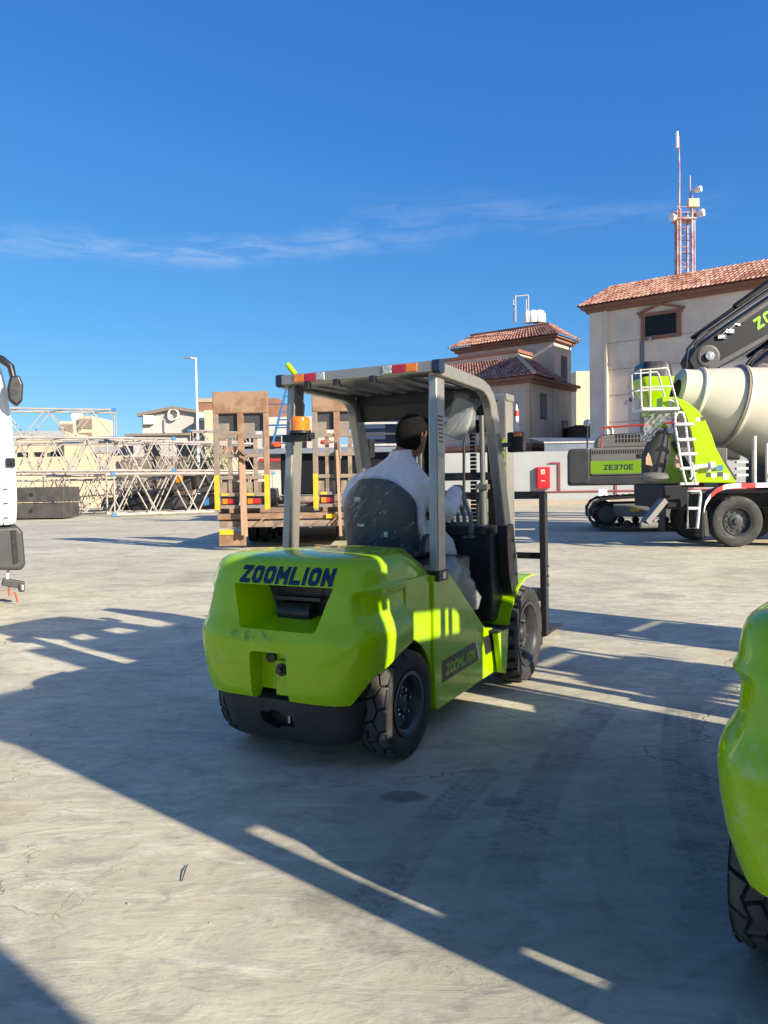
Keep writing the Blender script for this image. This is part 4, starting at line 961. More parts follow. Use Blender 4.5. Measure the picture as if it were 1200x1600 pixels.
for aa, tt0, tt1 in ((-.35, 1.9, 2.9), ):
    pass
def drum_at(t, phi, lift=.004):
    for (r0, h0), (r1, h1) in zip(prof, prof[1:]):
        if h0 <= t <= h1 and h1 > h0: r = r0+(r1-r0)*(t-h0)/(h1-h0); break
    u = ax.orthogonal().normalized(); u = Vector((0, -1, 0)); w = Vector((-ax.z*-1, 0, ax.x)).normalized(); w = Vector((sin(a_), 0, cos(a_)))
    return p0+ax*t+(u*cos(phi)+w*sin(phi))*(r+lift)
t = MB(); t.tube([drum_at(1.95+.0*k, 1.25-.12*k) for k in range(12)], .006, 4); t.tube([drum_at(1.95+.2*k, .62) for k in range(9)], .006, 4); child(t, 'weld_seam', 'greybar', D)
# rear frame arch, cut from plate, one each side
arc = [(.90, 3.17), (.98, 3.16), (1.10, 3.04), (1.24, 2.83), (1.36, 2.48), (1.44, 2.0), (1.43, 1.50), (1.36, 1.385), (2.32, 1.36), (2.05, 1.80), (1.88, 2.12), (1.80, 2.38), (1.66, 2.70), (1.48, 2.93), (1.28, 3.09), (1.05, 3.19)]
arc = [(x-.02, z) for x, z in arc]
for s in (-1, 1):
    t = MB(); t.prism(arc, lambda a, b, q: (a, q, b), s*1.02, s*1.10); child(t, 'rear_frame', 'green', MX, bevel=.012)
    continue; t = MB(); t.beam((1.30, s*1.13, 3.0), (1.42, s*1.13, 2.90), .03, .03); t.beam((1.62, s*1.13, 2.55), (1.68, s*1.13, 2.40), .03, .03); t.beam((1.74, s*1.13, 2.02), (1.74, s*1.13, 1.86), .03, .03); child(t, 'grab_tab', 'neonp' if 'neonp' in MT else 'green', MX)
t = MB(); t.beam((2.30, -1.0, 1.42), (1.72, -.95, 2.35), .10, .08); child(t, 'stay', 'exdark', MX); t = MB(); t.beam((2.3, 1, 1.42), (1.72, .95, 2.35), .10, .08); child(t, 'stay', 'exdark', MX)
t = MB(); t.box(1.0, 1.3, -1.019, 1.019, 2.95, 3.08); child(t, 'cross_beam', 'green', MX, bevel=.01)
for k, (x, z, w, h, m_) in enumerate(((1.70, 1.66, .10, .10, 'board'), (1.82, 1.66, .11, .09, 'exdark'), (1.70, 1.54, .10, .10, 'exdark'), (1.82, 1.53, .11, .10, 'board'), (1.95, 1.68, .12, .12, 'blue'), (1.95, 1.55, .12, .10, 'exdark'), (2.08, 1.50, .13, .13, 'board'), (1.48, 2.72, .09, .08, 'board'), (1.58, 2.73, .09, .08, 'exdark'))):
    MB().box(x-w/2, x+w/2, -1.104, -1.1005, z-h/2, z+h/2).build('notice_plate', m_, MX)
# hopper
t = MB(); H = []
for z, x0, x1, y0, y1 in ((3.72, .55, 1.22, -.52, .52), (3.64, .55, 1.22, -.52, .52), (3.30, .72, 1.18, -.30, .30), (2.95, .80, 1.12, -.22, .22)):
    H.append([((x0+x1)/2+(x1-x0)/2*c1, (y0+y1)/2+(y1-y0)/2*c2, z) for c1, c2 in [(max(-1, min(1, 1.35*cos(q))), max(-1, min(1, 1.35*sin(q)))) for q in [2*pi*k/32 for k in range(32)]]])
t.grid(H, cv=True); child(t, 'hopper', 'green', MX, smooth=40)
t = MB(); H = []
for z, k_ in ((3.70, .98), (3.98, .88), (4.07, .80), (4.03, .72), (3.72, .72)):
    H.append([(.90+a*k_, b*k_, z) for a, b in rrect(.70, .96, .16, 5)])
t.grid(H, cv=True); child(t, 'hopper_rubber', 'black', MX, smooth=50)
t = MB(); t.box(.78, 1.12, -.95, -.60, 2.98, 3.22); child(t, 'hopper_bracket', 'green', MX, bevel=.02)
t = MB(); t.box(.92, 1.08, -.955, -.951, 3.02, 3.18); child(t, 'notice_plate', 'board', MX)
# platform, railing, ladder in white-wrapped tube
t = MB(); t.box(.22, 1.02, -1.32, -.70, 2.90, 2.97); pl = child(t, 'platform', 'foil', MX, bevel=.02)
t = MB(); r_ = .022
for y in (-1.30, -.74):
    t.tube([(.22, y, 2.97), (.20, y, 3.75), (.74, y, 3.78), (.78, y, 3.72), (.98, y, 2.97)], r_, 8)
    t.tube([(.21, y, 3.38), (.86, y, 3.40)], r_, 8)
t.tube([(.20, -1.30, 3.75), (.20, -.74, 3.75)], r_, 8); t.tube([(.21, -1.30, 3.38), (.21, -.74, 3.38)], r_, 8); t.tube([(.40, -1.30, 2.97), (.40, -1.30, 3.75)], r_, 8)
child(t, 'railing', 'galv', MX, smooth=40)
t = MB(); t.tube([(.92, -1.30, 2.75), (.98, -1.32, 2.86), (1.08, -1.32, 2.84), (1.12, -1.32, 2.70), (1.24, -1.38, 1.52), (1.20, -1.38, 1.45)], .024, 8)
t.tube([(.92, -1.30, 2.86), (.92, -1.31, 2.55), (1.02, -1.38, 1.75), (1.12, -1.38, 1.35)], .024, 8)
t.tube([(1.0, -1.36, 1.36), (1.38, -1.36, 1.36)], .03, 8); t.tube([(1.24, -1.38, 1.8), (1.32, -1.38, 1.36)], .024, 8)
ld = child(t, 'ladder', 'foil', MX, smooth=40)
for z in (2.60, 2.28, 1.98, 1.68):
    x = .94+(2.75-z)*.11; t = MB(); t.tube([(x-.06, -1.36, z), (x+.32, -1.36, z)], .038, 8); child(t, 'rung', 'foil', ld, smooth=50)
t = MB(); t.tube([(1.25, -1.34, 1.70), (1.70, -1.16, 1.74)], .05, 8); t.lathe([(0, -.02), (.09, 0), (.08, .1), (0, .12)], (1.68, -1.2, 1.74), (1, 0, 0), 10); child(t, 'wrapped_bracket', 'foil', MX, smooth=60)
t = MB(); P = []
for i in range(12):
    P.append([(.42+.5*j/9*(1-.05*i)-.02*i+.03*sin(3*j+2*i), -1.20+.05*sin(2.2*j+i), 2.92-.056*i-.05*abs(sin(1.3*j+i*.7))) for j in range(10)])
t.grid(P); child(t, 'torn_wrap', 'film2', pl, smooth=70)
# chute
t = MB(); P = []
for i in range(12):
    b = i/11; z = 2.50-1.02*b; hw = .17+.13*sin(pi*min(1, b*1.15)*.8); r = []
    for j in range(13): a = -1+2*j/12; r.append((.60+hw*a+.12*(1-b), -1.02-.16*(1-a*a)+.2*b, z-.06*(1-a*a)*b*2))
    P.append(r)
t.grid(P); child(t, 'chute', 'exdark', MX, smooth=50)
t = MB(); t.lathe([(0, -.02), (.24, 0), (.30, .05), (.30, .09), (.2, .17), (0, .20)], (.58, -1.05, 1.60), (0, .12, -1), 28); child(t, 'chute_end', 'exgrey', MX, smooth=40)
t = MB(); t.box(.64, .98, -1.05, -.8, 2.42, 2.56); child(t, 'chute_hinge', 'dblue', MX, bevel=.02)
for x, z in ((.36, 1.78), (.95, 1.72)): t = MB(); t.prism([(0, 0), (.14, -.03), (.10, .16), (.05, .26), (.0, .14)], lambda a, b, q: (x+a, q, z+b), -1.15, -1.12); child(t, 'torn_tape', 'timber', MX)
t = MB(); P = []
for i in range(10):
    b = i/9; z = 2.60-.95*b; P.append([(1.05+.16*b+.17*cos(q), -.45+.17*sin(q), z) for q in [2*pi*k/16 for k in range(16)]])
# chassis, fender, guards
t = MB(); t.box(.95, 9.4, -.42, .42, .80, 1.12); child(t, 'chassis', 'exdark', MX, bevel=.02)
t = MB(); t.box(.80, 1.35, -.95, .95, .85, 1.33); child(t, 'tail_beam', 'boomdark', MX, bevel=.02)
for s in (-1, 1):
    t = MB(); fp = [(1.52, .78), (1.56, .95), (1.66, 1.10), (1.80, 1.22), (1.98, 1.29), (2.2, 1.31), (4.6, 1.31)]
    P = [[(x, s*y, z) for y in (.85, 1.30)] for x, z in fp]; t.grid(P); P = [[(x, s*1.301, z), (x, s*1.301, z-.10)] for x, z in fp]; fo = child(t, 'fender', 'exdark', MX, smooth=40)
    # taped edge
    pts = [Vector((x, z)) for x, z in fp]; L = []
    for a, b in zip(pts, pts[1:]):
        n_ = max(1, int((b-a).length/.05)); L += [a+(b-a)*i/n_ for i in range(n_)]
    L.append(pts[-1]); acc = 0; seg = []; k = 0; cur = [L[0]]
    for a, b in zip(L, L[1:]):
        acc += (b-a).length; cur.append(b)
        if acc > (.34 if k % 2 == 0 else .26): seg.append((k, cur)); cur = [b]; acc = 0; k += 1
    for k, c in seg:
        t = MB(); t.grid([[(p.x, s*1.302, p.y+.045), (p.x, s*1.302, p.y-.055)] for p in c]); t.grid([[(p.x, s*1.305, p.y+.045), (p.x, s*1.305, p.y-.055)] for p in c])
        child(t, 'fender_tape', 'tape' if k % 2 == 0 else 'redtape', fo)
    t = MB(); t.box(1.50, 1.53, min(s*.9, s*1.28), max(s*.9, s*1.28), .22, .79); child(t, 'mud_flap', 'black', MX)
    t = MB(); t.prism([(1.54, .79), (1.60, .80), (1.66, .25), (1.56, .25)], lambda a, b, q: (a, q, b), s*1.16, s*1.25); child(t, 'flap_stay', 'exdark', MX)
t = MB(); t.tube([(1.20, -1.25, 1.20), (1.46, -1.25, 1.20), (1.47, -1.25, 1.12), (1.40, -1.25, .42), (1.20, -1.25, .42)], .035, 8, closed=True); t.tube([(1.20, -1.25, .84), (1.43, -1.25, .84)], .035, 8); child(t, 'side_step', 'foil', MX, smooth=50)
t = MB(); t.beam((.35, -1.1, .55), (.78, -1.0, 1.02), .22, .12); t.tube([(.25, -1.12, .50), (.60, -1.12, .50)], .07, 10); child(t, 'underrun_arm', 'exgrey', MX, smooth=30)
t = MB(); t.box(1.4, 9.4, -.9, .9, 1.13, 1.20); child(t, 'body_floor', 'exdark', MX)
t = MB(); t.tube([(2.72, -1.0, 1.3), (2.72, -1.0, 2.35)], .05, 10); t.tube([(3.0, -.98, 1.3), (3.0, -.98, 2.2)], .035, 10); child(t, 'tank_stay', 'galv', MX, smooth=40)
for k in range(3): t = MB(); t.box(2.35, 2.6, -1.0, -.9, 1.5+.14*k, 1.55+.14*k); child(t, 'hose_rack', 'galv', MX)
t = MB(); t.lathe([(0, 0), (.14, 0), (.16, .3), (.10, .42), (0, .45)], (3.28, -1.05, 1.32), (0, 0, 1), 12); child(t, 'wrapped_valve', 'foil', MX, smooth=50)
t = MB(); t.box(3.4, 6.8, -.85, .85, 1.21, 1.9); child(t, 'pump_housing', 'exdark', MX, bevel=.03)
t = MB(); t.prism([(8.0, .6), (10.2, .6), (10.25, 1.8), (10.0, 3.0), (9.8, 3.15), (8.05, 3.15), (8.0, 3.0)], lambda a, b, q: (a, q, b), -1.22, 1.22); cb = child(t, 'cab', 'white', MX, bevel=.05)
for s in (-1, 1): t = MB(); t.prism([(8.9, 1.95), (10.02, 1.95), (9.86, 2.75), (8.9, 2.8)], lambda a, b, q: (a, q, b), s*1.221, s*1.226); child(t, 'side_window', 'glass', cb)
# ------------------------------------------------------------------ crawler excavators
def make_excavator(boom, full=True):
    R = empty('excavator')
    hp = [(0, .05), (.05, 0), (3.9, 0), (3.9, 1.02), (.12, 1.02), (0, .90)]
    t = MB(); t.box(.0, 4.4, -1.42, 1.42, 1.32, 1.60); base = t.build('deck', 'exdark', R, bevel=.05, seg=3)
    t = MB(); t.prism(rrect(.62, 1.04, .12, 5, .31, 1.87), lambda a, b, q: (a, q, b), -1.44, 1.44); t.build('counterweight', 'exdark', R, bevel=.06, seg=3)
    t = MB(); t.prism([(.621, 1.601), (2.25, 1.601), (2.25, 2.34), (2.15, 2.40), (.621, 2.40)], lambda a, b, q: (a, q, b), -1.43, 1.43); h1 = t.build('engine_housing', 'exgrey', R, bevel=.04, seg=3)
    t = MB(); t.prism([(2.256, 1.601), (4.3, 1.601), (4.3, 2.30), (2.9, 2.36), (2.256, 2.36)], lambda a, b, q: (a, q, b), -1.42, 1.42); h2 = t.build('side_housing', 'exgrey', R, bevel=.03, seg=2)
    for s in (-1, 1):
        t = MB(); t.add([(.63, s*1.434, 1.66), (2.24, s*1.434, 1.66), (2.24, s*1.434, 2.02), (.63, s*1.434, 2.02)], [(0, 1, 2, 3)]); MT['bandgreen'] = MT.get('bandgreen') or mat('band_green', (.17, .34, .01), .4); t.build('name_band', 'bandgreen', h1)
        t = MB(); t.add([(2.26, s*1.424, 1.66), (2.45, s*1.424, 1.66), (2.30, s*1.424, 2.02), (2.26, s*1.424, 2.02)], [(0, 1, 2, 3)]); t.build('band_end', 'bandgreen', h2)
        t = MB(); t.add([(2.46, s*1.425, 1.66), (2.58, s*1.425, 1.66), (2.44, s*1.425, 2.02), (2.32, s*1.425, 2.02)], [(0, 1, 2, 3)]); t.build('band_slash', 'exdark', h2)
        xa, xb = (1.0, 1.80) if s < 0 else (1.80, 1.0)
        t = letters('ZE370E', lambda x, z, dd: (x, s*(1.4345+dd), 1.76+z), xa, xb, .15, .028, gap=.22, d=.004); t.build('lettering', 'navy', h1)
        t = MB()
        for i in range(24): t.box(.68+.065*i, .71+.065*i, s*1.431-.004, s*1.431+.004, 2.22, 2.33)
        t.build('louvre', 'black', h1)
        t = MB(); t.prism(rrect(.20, .12, .02, 3, 2.0, 2.14), lambda a, b, q: (a, q, b), s*1.43, s*1.442); ht = t.build('latch', 'black', h1)
        t = MB(); t.box(1.98, 2.04, s*1.446-.003, s*1.446+.003, 2.12, 2.16); t.build('latch_handle', 'steel', ht)
    t = MB(); t.prism([(.80, 2.401), (2.75, 2.401), (2.75, 2.74), (2.62, 2.84), (.95, 2.80), (.82, 2.68)], lambda a, b, q: (a, q, b), -1.05, .9); h3 = t.build('engine_cover', 'exgrey', R, bevel=.06, seg=3)
    t = MB()
    for i in range(14):
        for k in range(2): t.box(1.35+.09*i, 1.40+.09*i, -1.056, -1.049, 2.55+.13*k, 2.65+.13*k)
    t.build('louvre', 'black', h3)
    t = MB(); t.tube([(1.3, -.5, 2.78), (1.28, -.5, 3.0), (1.12, -.5, 3.06)], .05, 10); t.build('exhaust_pipe', 'steel', R, smooth=50)
    t = MB(); t.tube([(.55, -1.2, 2.4), (.56, -1.2, 3.05)], .025, 8); mr = t.build('mirror_post', 'black', R)
    t = MB(); t.lathe([(0, -.04), (.09, -.02), (.12, .03), (.09, .08), (0, .09)], (.56, -1.2, 3.12), (0, -1, .2), 16); t.build('mirror', 'steel', mr, smooth=50)
    t = MB()
    for y in (-1.25, ): t.tube([(.95, y, 2.4), (.95, y, 2.98), (4.1, y, 3.12), (4.1, y, 2.4)], .028, 8); t.tube([(2.5, y, 3.05), (2.9, y, 2.5)], .02, 6)
    MT['handred'] = MT.get('handred') or mat('red_rail', (.45, .03, .03), .45); t.build('handrail', MT['handred'], R, smooth=40)
    t = MB(); t.prism([(3.2, 2.38), (5.0, 2.0), (5.1, 2.6), (4.75, 3.45), (3.35, 3.5), (3.2, 3.3)], lambda a, b, q: (a, q, b), .35, 1.40); cb = t.build('cab', 'exdark', R, bevel=.05)
    t = MB(); t.prism([(3.4, 2.6), (4.85, 2.5), (4.9, 2.75), (4.62, 3.32), (3.45, 3.36)], lambda a, b, q: (a, q, b), 1.402, 1.41); t.build('window', 'glass', cb)
    t = MB(); t.box(2.0, 3.3, -.65, .65, 1.02, 1.319); t.build('slewing_ring', 'exdark', R)
    # tracks
    for s in (-1, 1):
        y0, y1 = s*1.05, s*1.60; path = []
        for i in range(13): a = radians(90+180*i/12); path.append(Vector((.60+.47*cos(a), .50+.44*sin(a))))
        for i in range(13): a = radians(-90+180*i/12); path.append(Vector((4.9+.47*cos(a), .52+.46*sin(a))))
        path.insert(26, Vector((3.0, 1.06)))
        dense = []
        for a, b in zip(path, path[1:]+path[:1]):
            n_ = max(1, round((b-a).length/.10)); dense += [a+(b-a)*i/n_ for i in range(n_)]
        t = MB(); n_ = len(dense); L = []
        for i, p in enumerate(dense):
            a, b = dense[i-1], dense[(i+1) % n_]; d_ = (b-a).normalized(); q = Vector((d_.y, -d_.x)); h_ = .045 if i % 2 else .02
            L.append([(p.x+q.x*h_, y0, p.y+q.y*h_), (p.x+q.x*h_, y1, p.y+q.y*h_), (p.x-q.x*.04, y1, p.y-q.y*.04), (p.x-q.x*.04, y0, p.y-q.y*.04)])
        t.grid(L, cu=True, cv=True); tr_ = t.build('track', 'darksteel', R)
        t = MB(); t.lathe([(0, -.30), (.36, -.30), (.36, -.10), (.34, .0), (.24, .04), (.23, .29), (0, .30)], (.60, s*1.32, .50), (0, s, 0), 28); t.build('idler', 'exdark', tr_, smooth=30)
        t = MB(); t.lathe([(0, -.30), (.38, -.30), (.38, .2), (.2, .29), (0, .3)], (4.9, s*1.32, .52), (0, s, 0), 28); t.build('sprocket', 'exdark', tr_, smooth=30)
        t = MB(); t.prism([(1.15, .42), (4.4, .36), (4.4, .70), (3.0, .80), (1.25, .78)], lambda a, b, q: (a, q, b), s*1.15, s*1.50); tf = t.build('track_frame', 'exgrey', R, bevel=.03)
        t = MB(); t.box(1.7, 1.95, s*1.502-.002, s*1.502+.002, .56, .66); t.build('notice_plate', 'yellow', tf)
        for i in range(8): t = MB(); t.lathe([(0, -.2), (.11, -.2), (.11, .2), (0, .2)], (1.2+.45*i, s*1.32, .20), (0, 1, 0), 16); t.build('track_roller', 'black', tr_)
    t = MB(); t.box(1.6, 3.8, -1.05, 1.05, .40, 1.018); t.build('car_body', 'exdark', R, bevel=.05)
    cs_ = Vector((2.75, 0, 0)); rr_ = Matrix.Rotation(0, 3, 'Z')
    for o in [x for x in bpy.data.objects if x.parent == R and x.name.split('.')[0] in ('track', 'car_body')]:
        o.rotation_euler = rr_.to_euler(); o.location = cs_ - rr_ @ cs_ + Vector((.45, 0, 0))
    if boom:
        up_ = [(4.35, 1.9), (4.7, 2.6), (5.5, 4.6), (6.6, 7.0), (7.4, 8.0), (8.2, 8.45), (9.0, 8.1), (12.6, 5.75), (13.35, 5.20), (13.55, 4.85), (13.4, 4.55), (12.9, 4.45)]
        lo_ = [(12.2, 4.75), (10.6, 5.7), (9.2, 6.3), (8.2, 6.5), (7.4, 6.1), (6.4, 4.6), (5.4, 2.6), (4.9, 1.8)]
        t = MB(); t.prism(up_+lo_, lambda a, b, q: (a, q, b), -.38, .38); bo = t.build('boom', 'boomdark', R, bevel=.03)
        t = MB()
        for s in (-1, 1): t.prism([(12.3, 5.85), (9.0, 8.0), (8.3, 8.3), (8.3, 8.2), (8.95, 7.9), (12.25, 5.75)], lambda a, b, q: (a, q, b), s*.381, s*.40)
        for s in (-1, 1): t.prism([(12.9, 4.46), (10.6, 5.72), (9.2, 6.33), (9.2, 6.46), (10.64, 5.84), (12.95, 4.60)], lambda a, b, q: (a, q, b), s*.381, s*.43)
        t.build('boom_flange', 'exdark', bo)
        for s in (-1, 1): t = MB(); t.lathe([(0, 0), (.36, 0), (.36, .02), (.30, .03), (0, .03)], (12.92, s*.38, 4.95), (0, s, 0), 32); t.build('pivot_plate', 'exdark', bo)
        for s in (-1, 1): t = MB(); t.lathe([(0, 0), (.14, 0), (.14, .10), (0, .11)], (12.92, s*.41, 4.95), (0, s, 0), 24); t.build('pivot_pin', 'steel', bo, smooth=30)
        for s in (-1, 1):
            a0, a1 = Vector((11.35, 5.75)), Vector((9.15, 7.15)); dr_ = (a1-a0).normalized(); nr = Vector((-dr_.y, dr_.x))*(-1)
            base_ = a0
            MT['neon2'] = MT.get('neon2') or mat('lime_lettering', (.22, .50, .01), .5)
            if s > 0:
                t = letters('ZOOMLION', lambda x, z, dd: (base_.x+dr_.x*x+nr.x*(z), .382+dd, base_.y+dr_.y*x+nr.y*(z)), 0, 2.45, .36, .085, slant=.05, gap=.22, narrow={'I': .4}, d=.012)
            else: t = letters('ZOOMLION', lambda x, z, dd: (base_.x+dr_.x*x-nr.x*z, -.382-dd, base_.y+dr_.y*x-nr.y*z), 2.45, 0, .36, .085, gap=.22, narrow={'I': .4}, d=.012)
            t.build('lettering', MT['neon2'], bo)
        t = MB(); t.tube([(9.0, 0, 8.3), (11.2, .1, 6.95), (12.4, .2, 6.15), (13.15, .3, 5.65), (13.55, .3, 5.2), (13.62, .3, 4.5), (13.4, .2, 3.5)], .05, 8)
        t.tube([(9.0, .15, 8.2), (11.2, .2, 6.85), (12.7, .25, 5.85), (13.3, .3, 5.35), (13.45, .3, 4.6), (13.3, .2, 3.5)], .04, 8); t.build('hydraulic_hose', 'black', bo, smooth=50)
        t = MB(); t.tube([(9.3, 0, 8.35), (11.9, 0, 6.55)], .13, 14); t.tube([(11.9, 0, 6.55), (13.3, 0, 5.6)], .07, 12); t.build('arm_cylinder', 'boomdark', bo, smooth=40)
        for k in range(2):
            t = MB(); x, z = 12.55-.25*k, 5.55+.17*k; t.box(x-.16, x+.10, .385, .47, z-.06, z+.06); t.tube([(x, .45, z+.05), (x-.2, .45, z+.22), (x-.35, .42, z+.2)], .025, 6); t.build('pipe_clamp', 'steel', bo)
        t = MB(); t.prism([(12.7, 5.15), (13.15, 5.1), (13.2, 4.8), (12.6, 1.2), (12.3, 1.2), (12.5, 4.6)], lambda a, b, q: (a, q, b), -.28, .28); t.build('arm', 'boomdark', R, bevel=.03)
    return R
EX = make_excavator(False); EX.location = (5.67, 23.7, 0); EX.rotation_euler = (0, 0, radians(-13))
tag(EX, 'dark grey crawler excavator with a green ZE370E band standing behind the mixer truck', 'excavator', 'crawler excavators')
EB = make_excavator(True)
EB.location = (10.40+12.92, 25.0, .40); EB.rotation_euler = (0, 0, radians(180))
tag(EB, 'dark excavator boom in front, with lime lettering, rising behind the mixer drum', 'excavator', 'crawler excavators')
E2 = copy_tree(EB); E2.location = (10.55+12.92+2.3, 26.4, 0)
tag(E2, 'second dark excavator boom, lower and right behind the first, above the mixer drum', 'excavator')
# ------------------------------------------------------------------ buildings
MT['stucco'] = mat('tan_stucco', (.68, .57, .47), .92, noise=.13, nscale=.5, bump=.6, bscale=9)
MT['stucco2'] = mat('tan_stucco_house', (.60, .49, .40), .92, noise=.13, nscale=.6, bump=.6, bscale=9)
MT['trim'] = mat('brown_trim', (.25, .125, .085), .85, noise=.12, nscale=2)
MT['corn'] = mat('light_cornice', (.55, .40, .27), .85)
MT['pipew'] = mat('cream_downpipe', (.62, .55, .42), .6)
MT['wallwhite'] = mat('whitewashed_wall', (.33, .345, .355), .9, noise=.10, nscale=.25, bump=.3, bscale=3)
MT['cream'] = mat('cream_render', (.62, .50, .34), .9, noise=.08, nscale=.4)
MT['greyblock'] = mat('grey_concrete_block', (.46, .44, .41), .95, noise=.12, nscale=.3, bump=.3, bscale=4)
MT['dwin'] = mat('dark_window', (.02, .022, .026), .35, spec=.25)
MT['brick'] = mat('dark_brick', (.13, .075, .055), .9, noise=.4, nscale=3)
MT['canopy'] = mat('blue_grey_sheet', (.16, .19, .24), .6, noise=.15, nscale=.6)
MT['firered'] = mat('fire_red', (.48, .015, .02), .4, noise=.1)
MT['redpipe'] = mat('red_pipe', (.33, .03, .03), .5)
MT['joint'] = mat('render_joint', (.38, .31, .25), .95)
def tile_mat():
    m = bpy.data.materials.new('clay_roof_tiles'); m.use_nodes = True; nt = m.node_tree; b = nt.nodes['Principled BSDF']
    t = nd(nt, 'ShaderNodeTexCoord'); o = t.outputs['Object']
    n = nd(nt, 'ShaderNodeTexVoronoi'); n.inputs['Scale'].default_value = 2.6; nt.links.new(o, n.inputs['Vector'])
    sp = nd(nt, 'ShaderNodeSeparateColor'); nt.links.new(n.outputs['Color'], sp.inputs[0])
    c = MIX(nt, SS(nt, sp.outputs[0], .1, .9), (.28, .115, .08), (.47, .26, .20))
    c = MIX(nt, M(nt, 'MULTIPLY', SS(nt, sp.outputs[1], .7, .95), .6), c, (.62, .42, .33))
    c = MIX(nt, M(nt, 'MULTIPLY', SS(nt, NOISE(nt, o, 1.2, 5), .5, .7), .4), c, (.16, .07, .05))
    put(nt, b.inputs['Base Color'], c); b.inputs['Roughness'].default_value = .85; return m
MT['tile'] = tile_mat()
def tiles(e0, e1, t0, t1, par, name='tiled_roof', pitch=.30, course=.38, r=.085):
    """clay barrel tiles on the slope between the eave e0-e1 and the top t0-t1"""
    e0, e1, t0, t1 = map(Vector, (e0, e1, t0, t1)); Le = (e1-e0).length; du = (e1-e0)/Le; up_ = ((t0+t1)/2-(e0+e1)/2); Ls = up_.length; nrm = du.cross(up_).normalized()
    if nrm.z < 0: nrm = -nrm
    m = MB(); nc = max(1, round(Le/pitch)); nr = max(1, round(Ls/course))
    m.add([e0, e1, t1, t0], [(0, 1, 2, 3)])
    for i in range(nc):
        f = (i+.5)/nc
        for k in range(nr):
            g0 = k/nr; g1 = (k+1)/nr
            a = (e0+(e1-e0)*f); b = (t0+(t1-t0)*f)
            # clip at hips: follow the straight-up direction inside the trapezoid
            p = a+(b-a)*g0; q = a+(b-a)*g1
            w0 = r*(1.0+random.uniform(-.06, .06)); lift = .035; P = []
            for (c, rr, l) in ((p, w0*1.12, lift), (q, w0*.9, .0)):
                P.append([c+du*(rr*cos(radians(h)))+nrm*(rr*sin(radians(h))*1.05+l) for h in (0, 36, 72, 108, 144, 180)])
            m.grid(P); o = len(m.v); m.f.append((o-12, o-11, o-10, o-9, o-8, o-7))
    ob = m.build(name, 'tile', par, smooth=50)
    return ob
dA = Vector((.7986, -.6018, 0)); eA = Vector((.6018, .7986, 0))        # along the fronts (towards us) and back from them
def frame(P, x, y, z): return P+dA*x+eA*y+Vector((0, 0, z))
def fbox(mb, P, x0, x1, y0, y1, z0, z1):
    vs = [frame(P, x, y, z) for x in (x0, x1) for y in (y0, y1) for z in (z0, z1)]
    return mb.add(vs, [(0, 1, 3, 2), (4, 6, 7, 5), (0, 4, 5, 1), (2, 3, 7, 6), (0, 2, 6, 4), (1, 5, 7, 3)])
def fb(P, x0, x1, y0, y1, z0, z1, name, m, par, **k): return fbox(MB(), P, x0, x1, y0, y1, z0, z1).build(name, m, par, **k)
# --- the tall tan block on the right
PA = Vector((15.15, 56, 0)); TB = empty('tan_building')
tag(TB, 'tall tan stucco building with clay tile roof edge and one barred window, right', 'building')
fb(PA, 0, 34, 0, 10, 0, 13.8, 'wall', 'stucco', TB)
fb(PA, -.02, 1.1, -.22, 0, 0, 13.49, 'corner_pilaster', 'stucco', TB); fb(PA, 1.12, 1.30, -.34, -.001, 0, 13.49, 'downpipe', 'pipew', TB)
for z in (4.0, 5.6, 7.5, 9.3, 11.2): fb(PA, 1.31, 34, -.012, -.001, z, z+.05, 'render_joint', 'joint', TB)
fb(PA, -.55, 34.5, -.55, 10.5, 13.76, 13.97, 'eave_band', 'trim', TB); fb(PA, -.25, 34.2, -.30, 10.2, 13.5, 13.759, 'eave_cove', 'trim', TB)
tiles(frame(PA, -.75, -.75, 13.98), frame(PA, 34.7, -.75, 13.98), frame(PA, 1.1, 1.1, 15.5), frame(PA, 34.7, 1.1, 15.5), TB)
tiles(frame(PA, -.75, 10.7, 13.98), frame(PA, -.75, -.75, 13.98), frame(PA, 1.1, 8.9, 15.5), frame(PA, 1.1, 1.1, 15.5), TB)
fb(PA, 1.1, 34, 1.1, 8.9, 13.9, 15.54, 'parapet', 'trim', TB)
wf = MB()
for (x0, x1, z0, z1) in ((3.55, 6.45, 12.72, 12.95), (3.65, 3.95, 11.35, 12.72), (6.05, 6.35, 11.35, 12.72), (3.65, 6.35, 11.1, 11.35)): fbox(wf, PA, x0, x1, -.14-.003*len(wf.v)/8, -.001, z0, z1)
wfo = wf.build('window_surround', 'trim', TB)
fb(PA, 3.96, 6.04, -.03, -.002, 11.36, 12.71, 'pane', 'dwin', wfo)
bars = MB()
for i in range(12): fbox(bars, PA, 4.05+.175*i, 4.08+.175*i, -.16, -.12, 11.36, 12.7)
for z in (11.7, 12.3): fbox(bars, PA, 3.97, 6.03, -.118, -.10, z, z+.04)
bars.build('window_bars', 'black', wfo)
pd = MB()
for (a, b) in (((3.4, 12.97), (5.0, 13.46)), ((5.0, 13.46), (6.6, 12.97))):
    pd.beam(frame(PA, a[0], -.12, a[1]-.02*(a[0] > 4)), frame(PA, b[0], -.12, b[1]), .24, .14)
pd.build('pediment', 'trim', TB)
fb(PA, 3.55, 3.85, -.06, -.0015, 3.0, 11.09, 'wall_strip', 'exgrey', TB)  # plain grey upright strip on the wall below the window
t = MB(); t.lathe([(0, 0), (.16, 0), (.16, .03), (0, .03)], frame(PA, 2.95, -.001, 7.1), -eA, 12); t.build('vent_hole', 'black', TB)
t = MB(); t.lathe([(0, 0), (.14, 0), (.12, .25), (0, .25)], frame(PA, 4.4, -.22, 11.1), -eA, 12); t.build('flood_lamp', 'steel', TB)
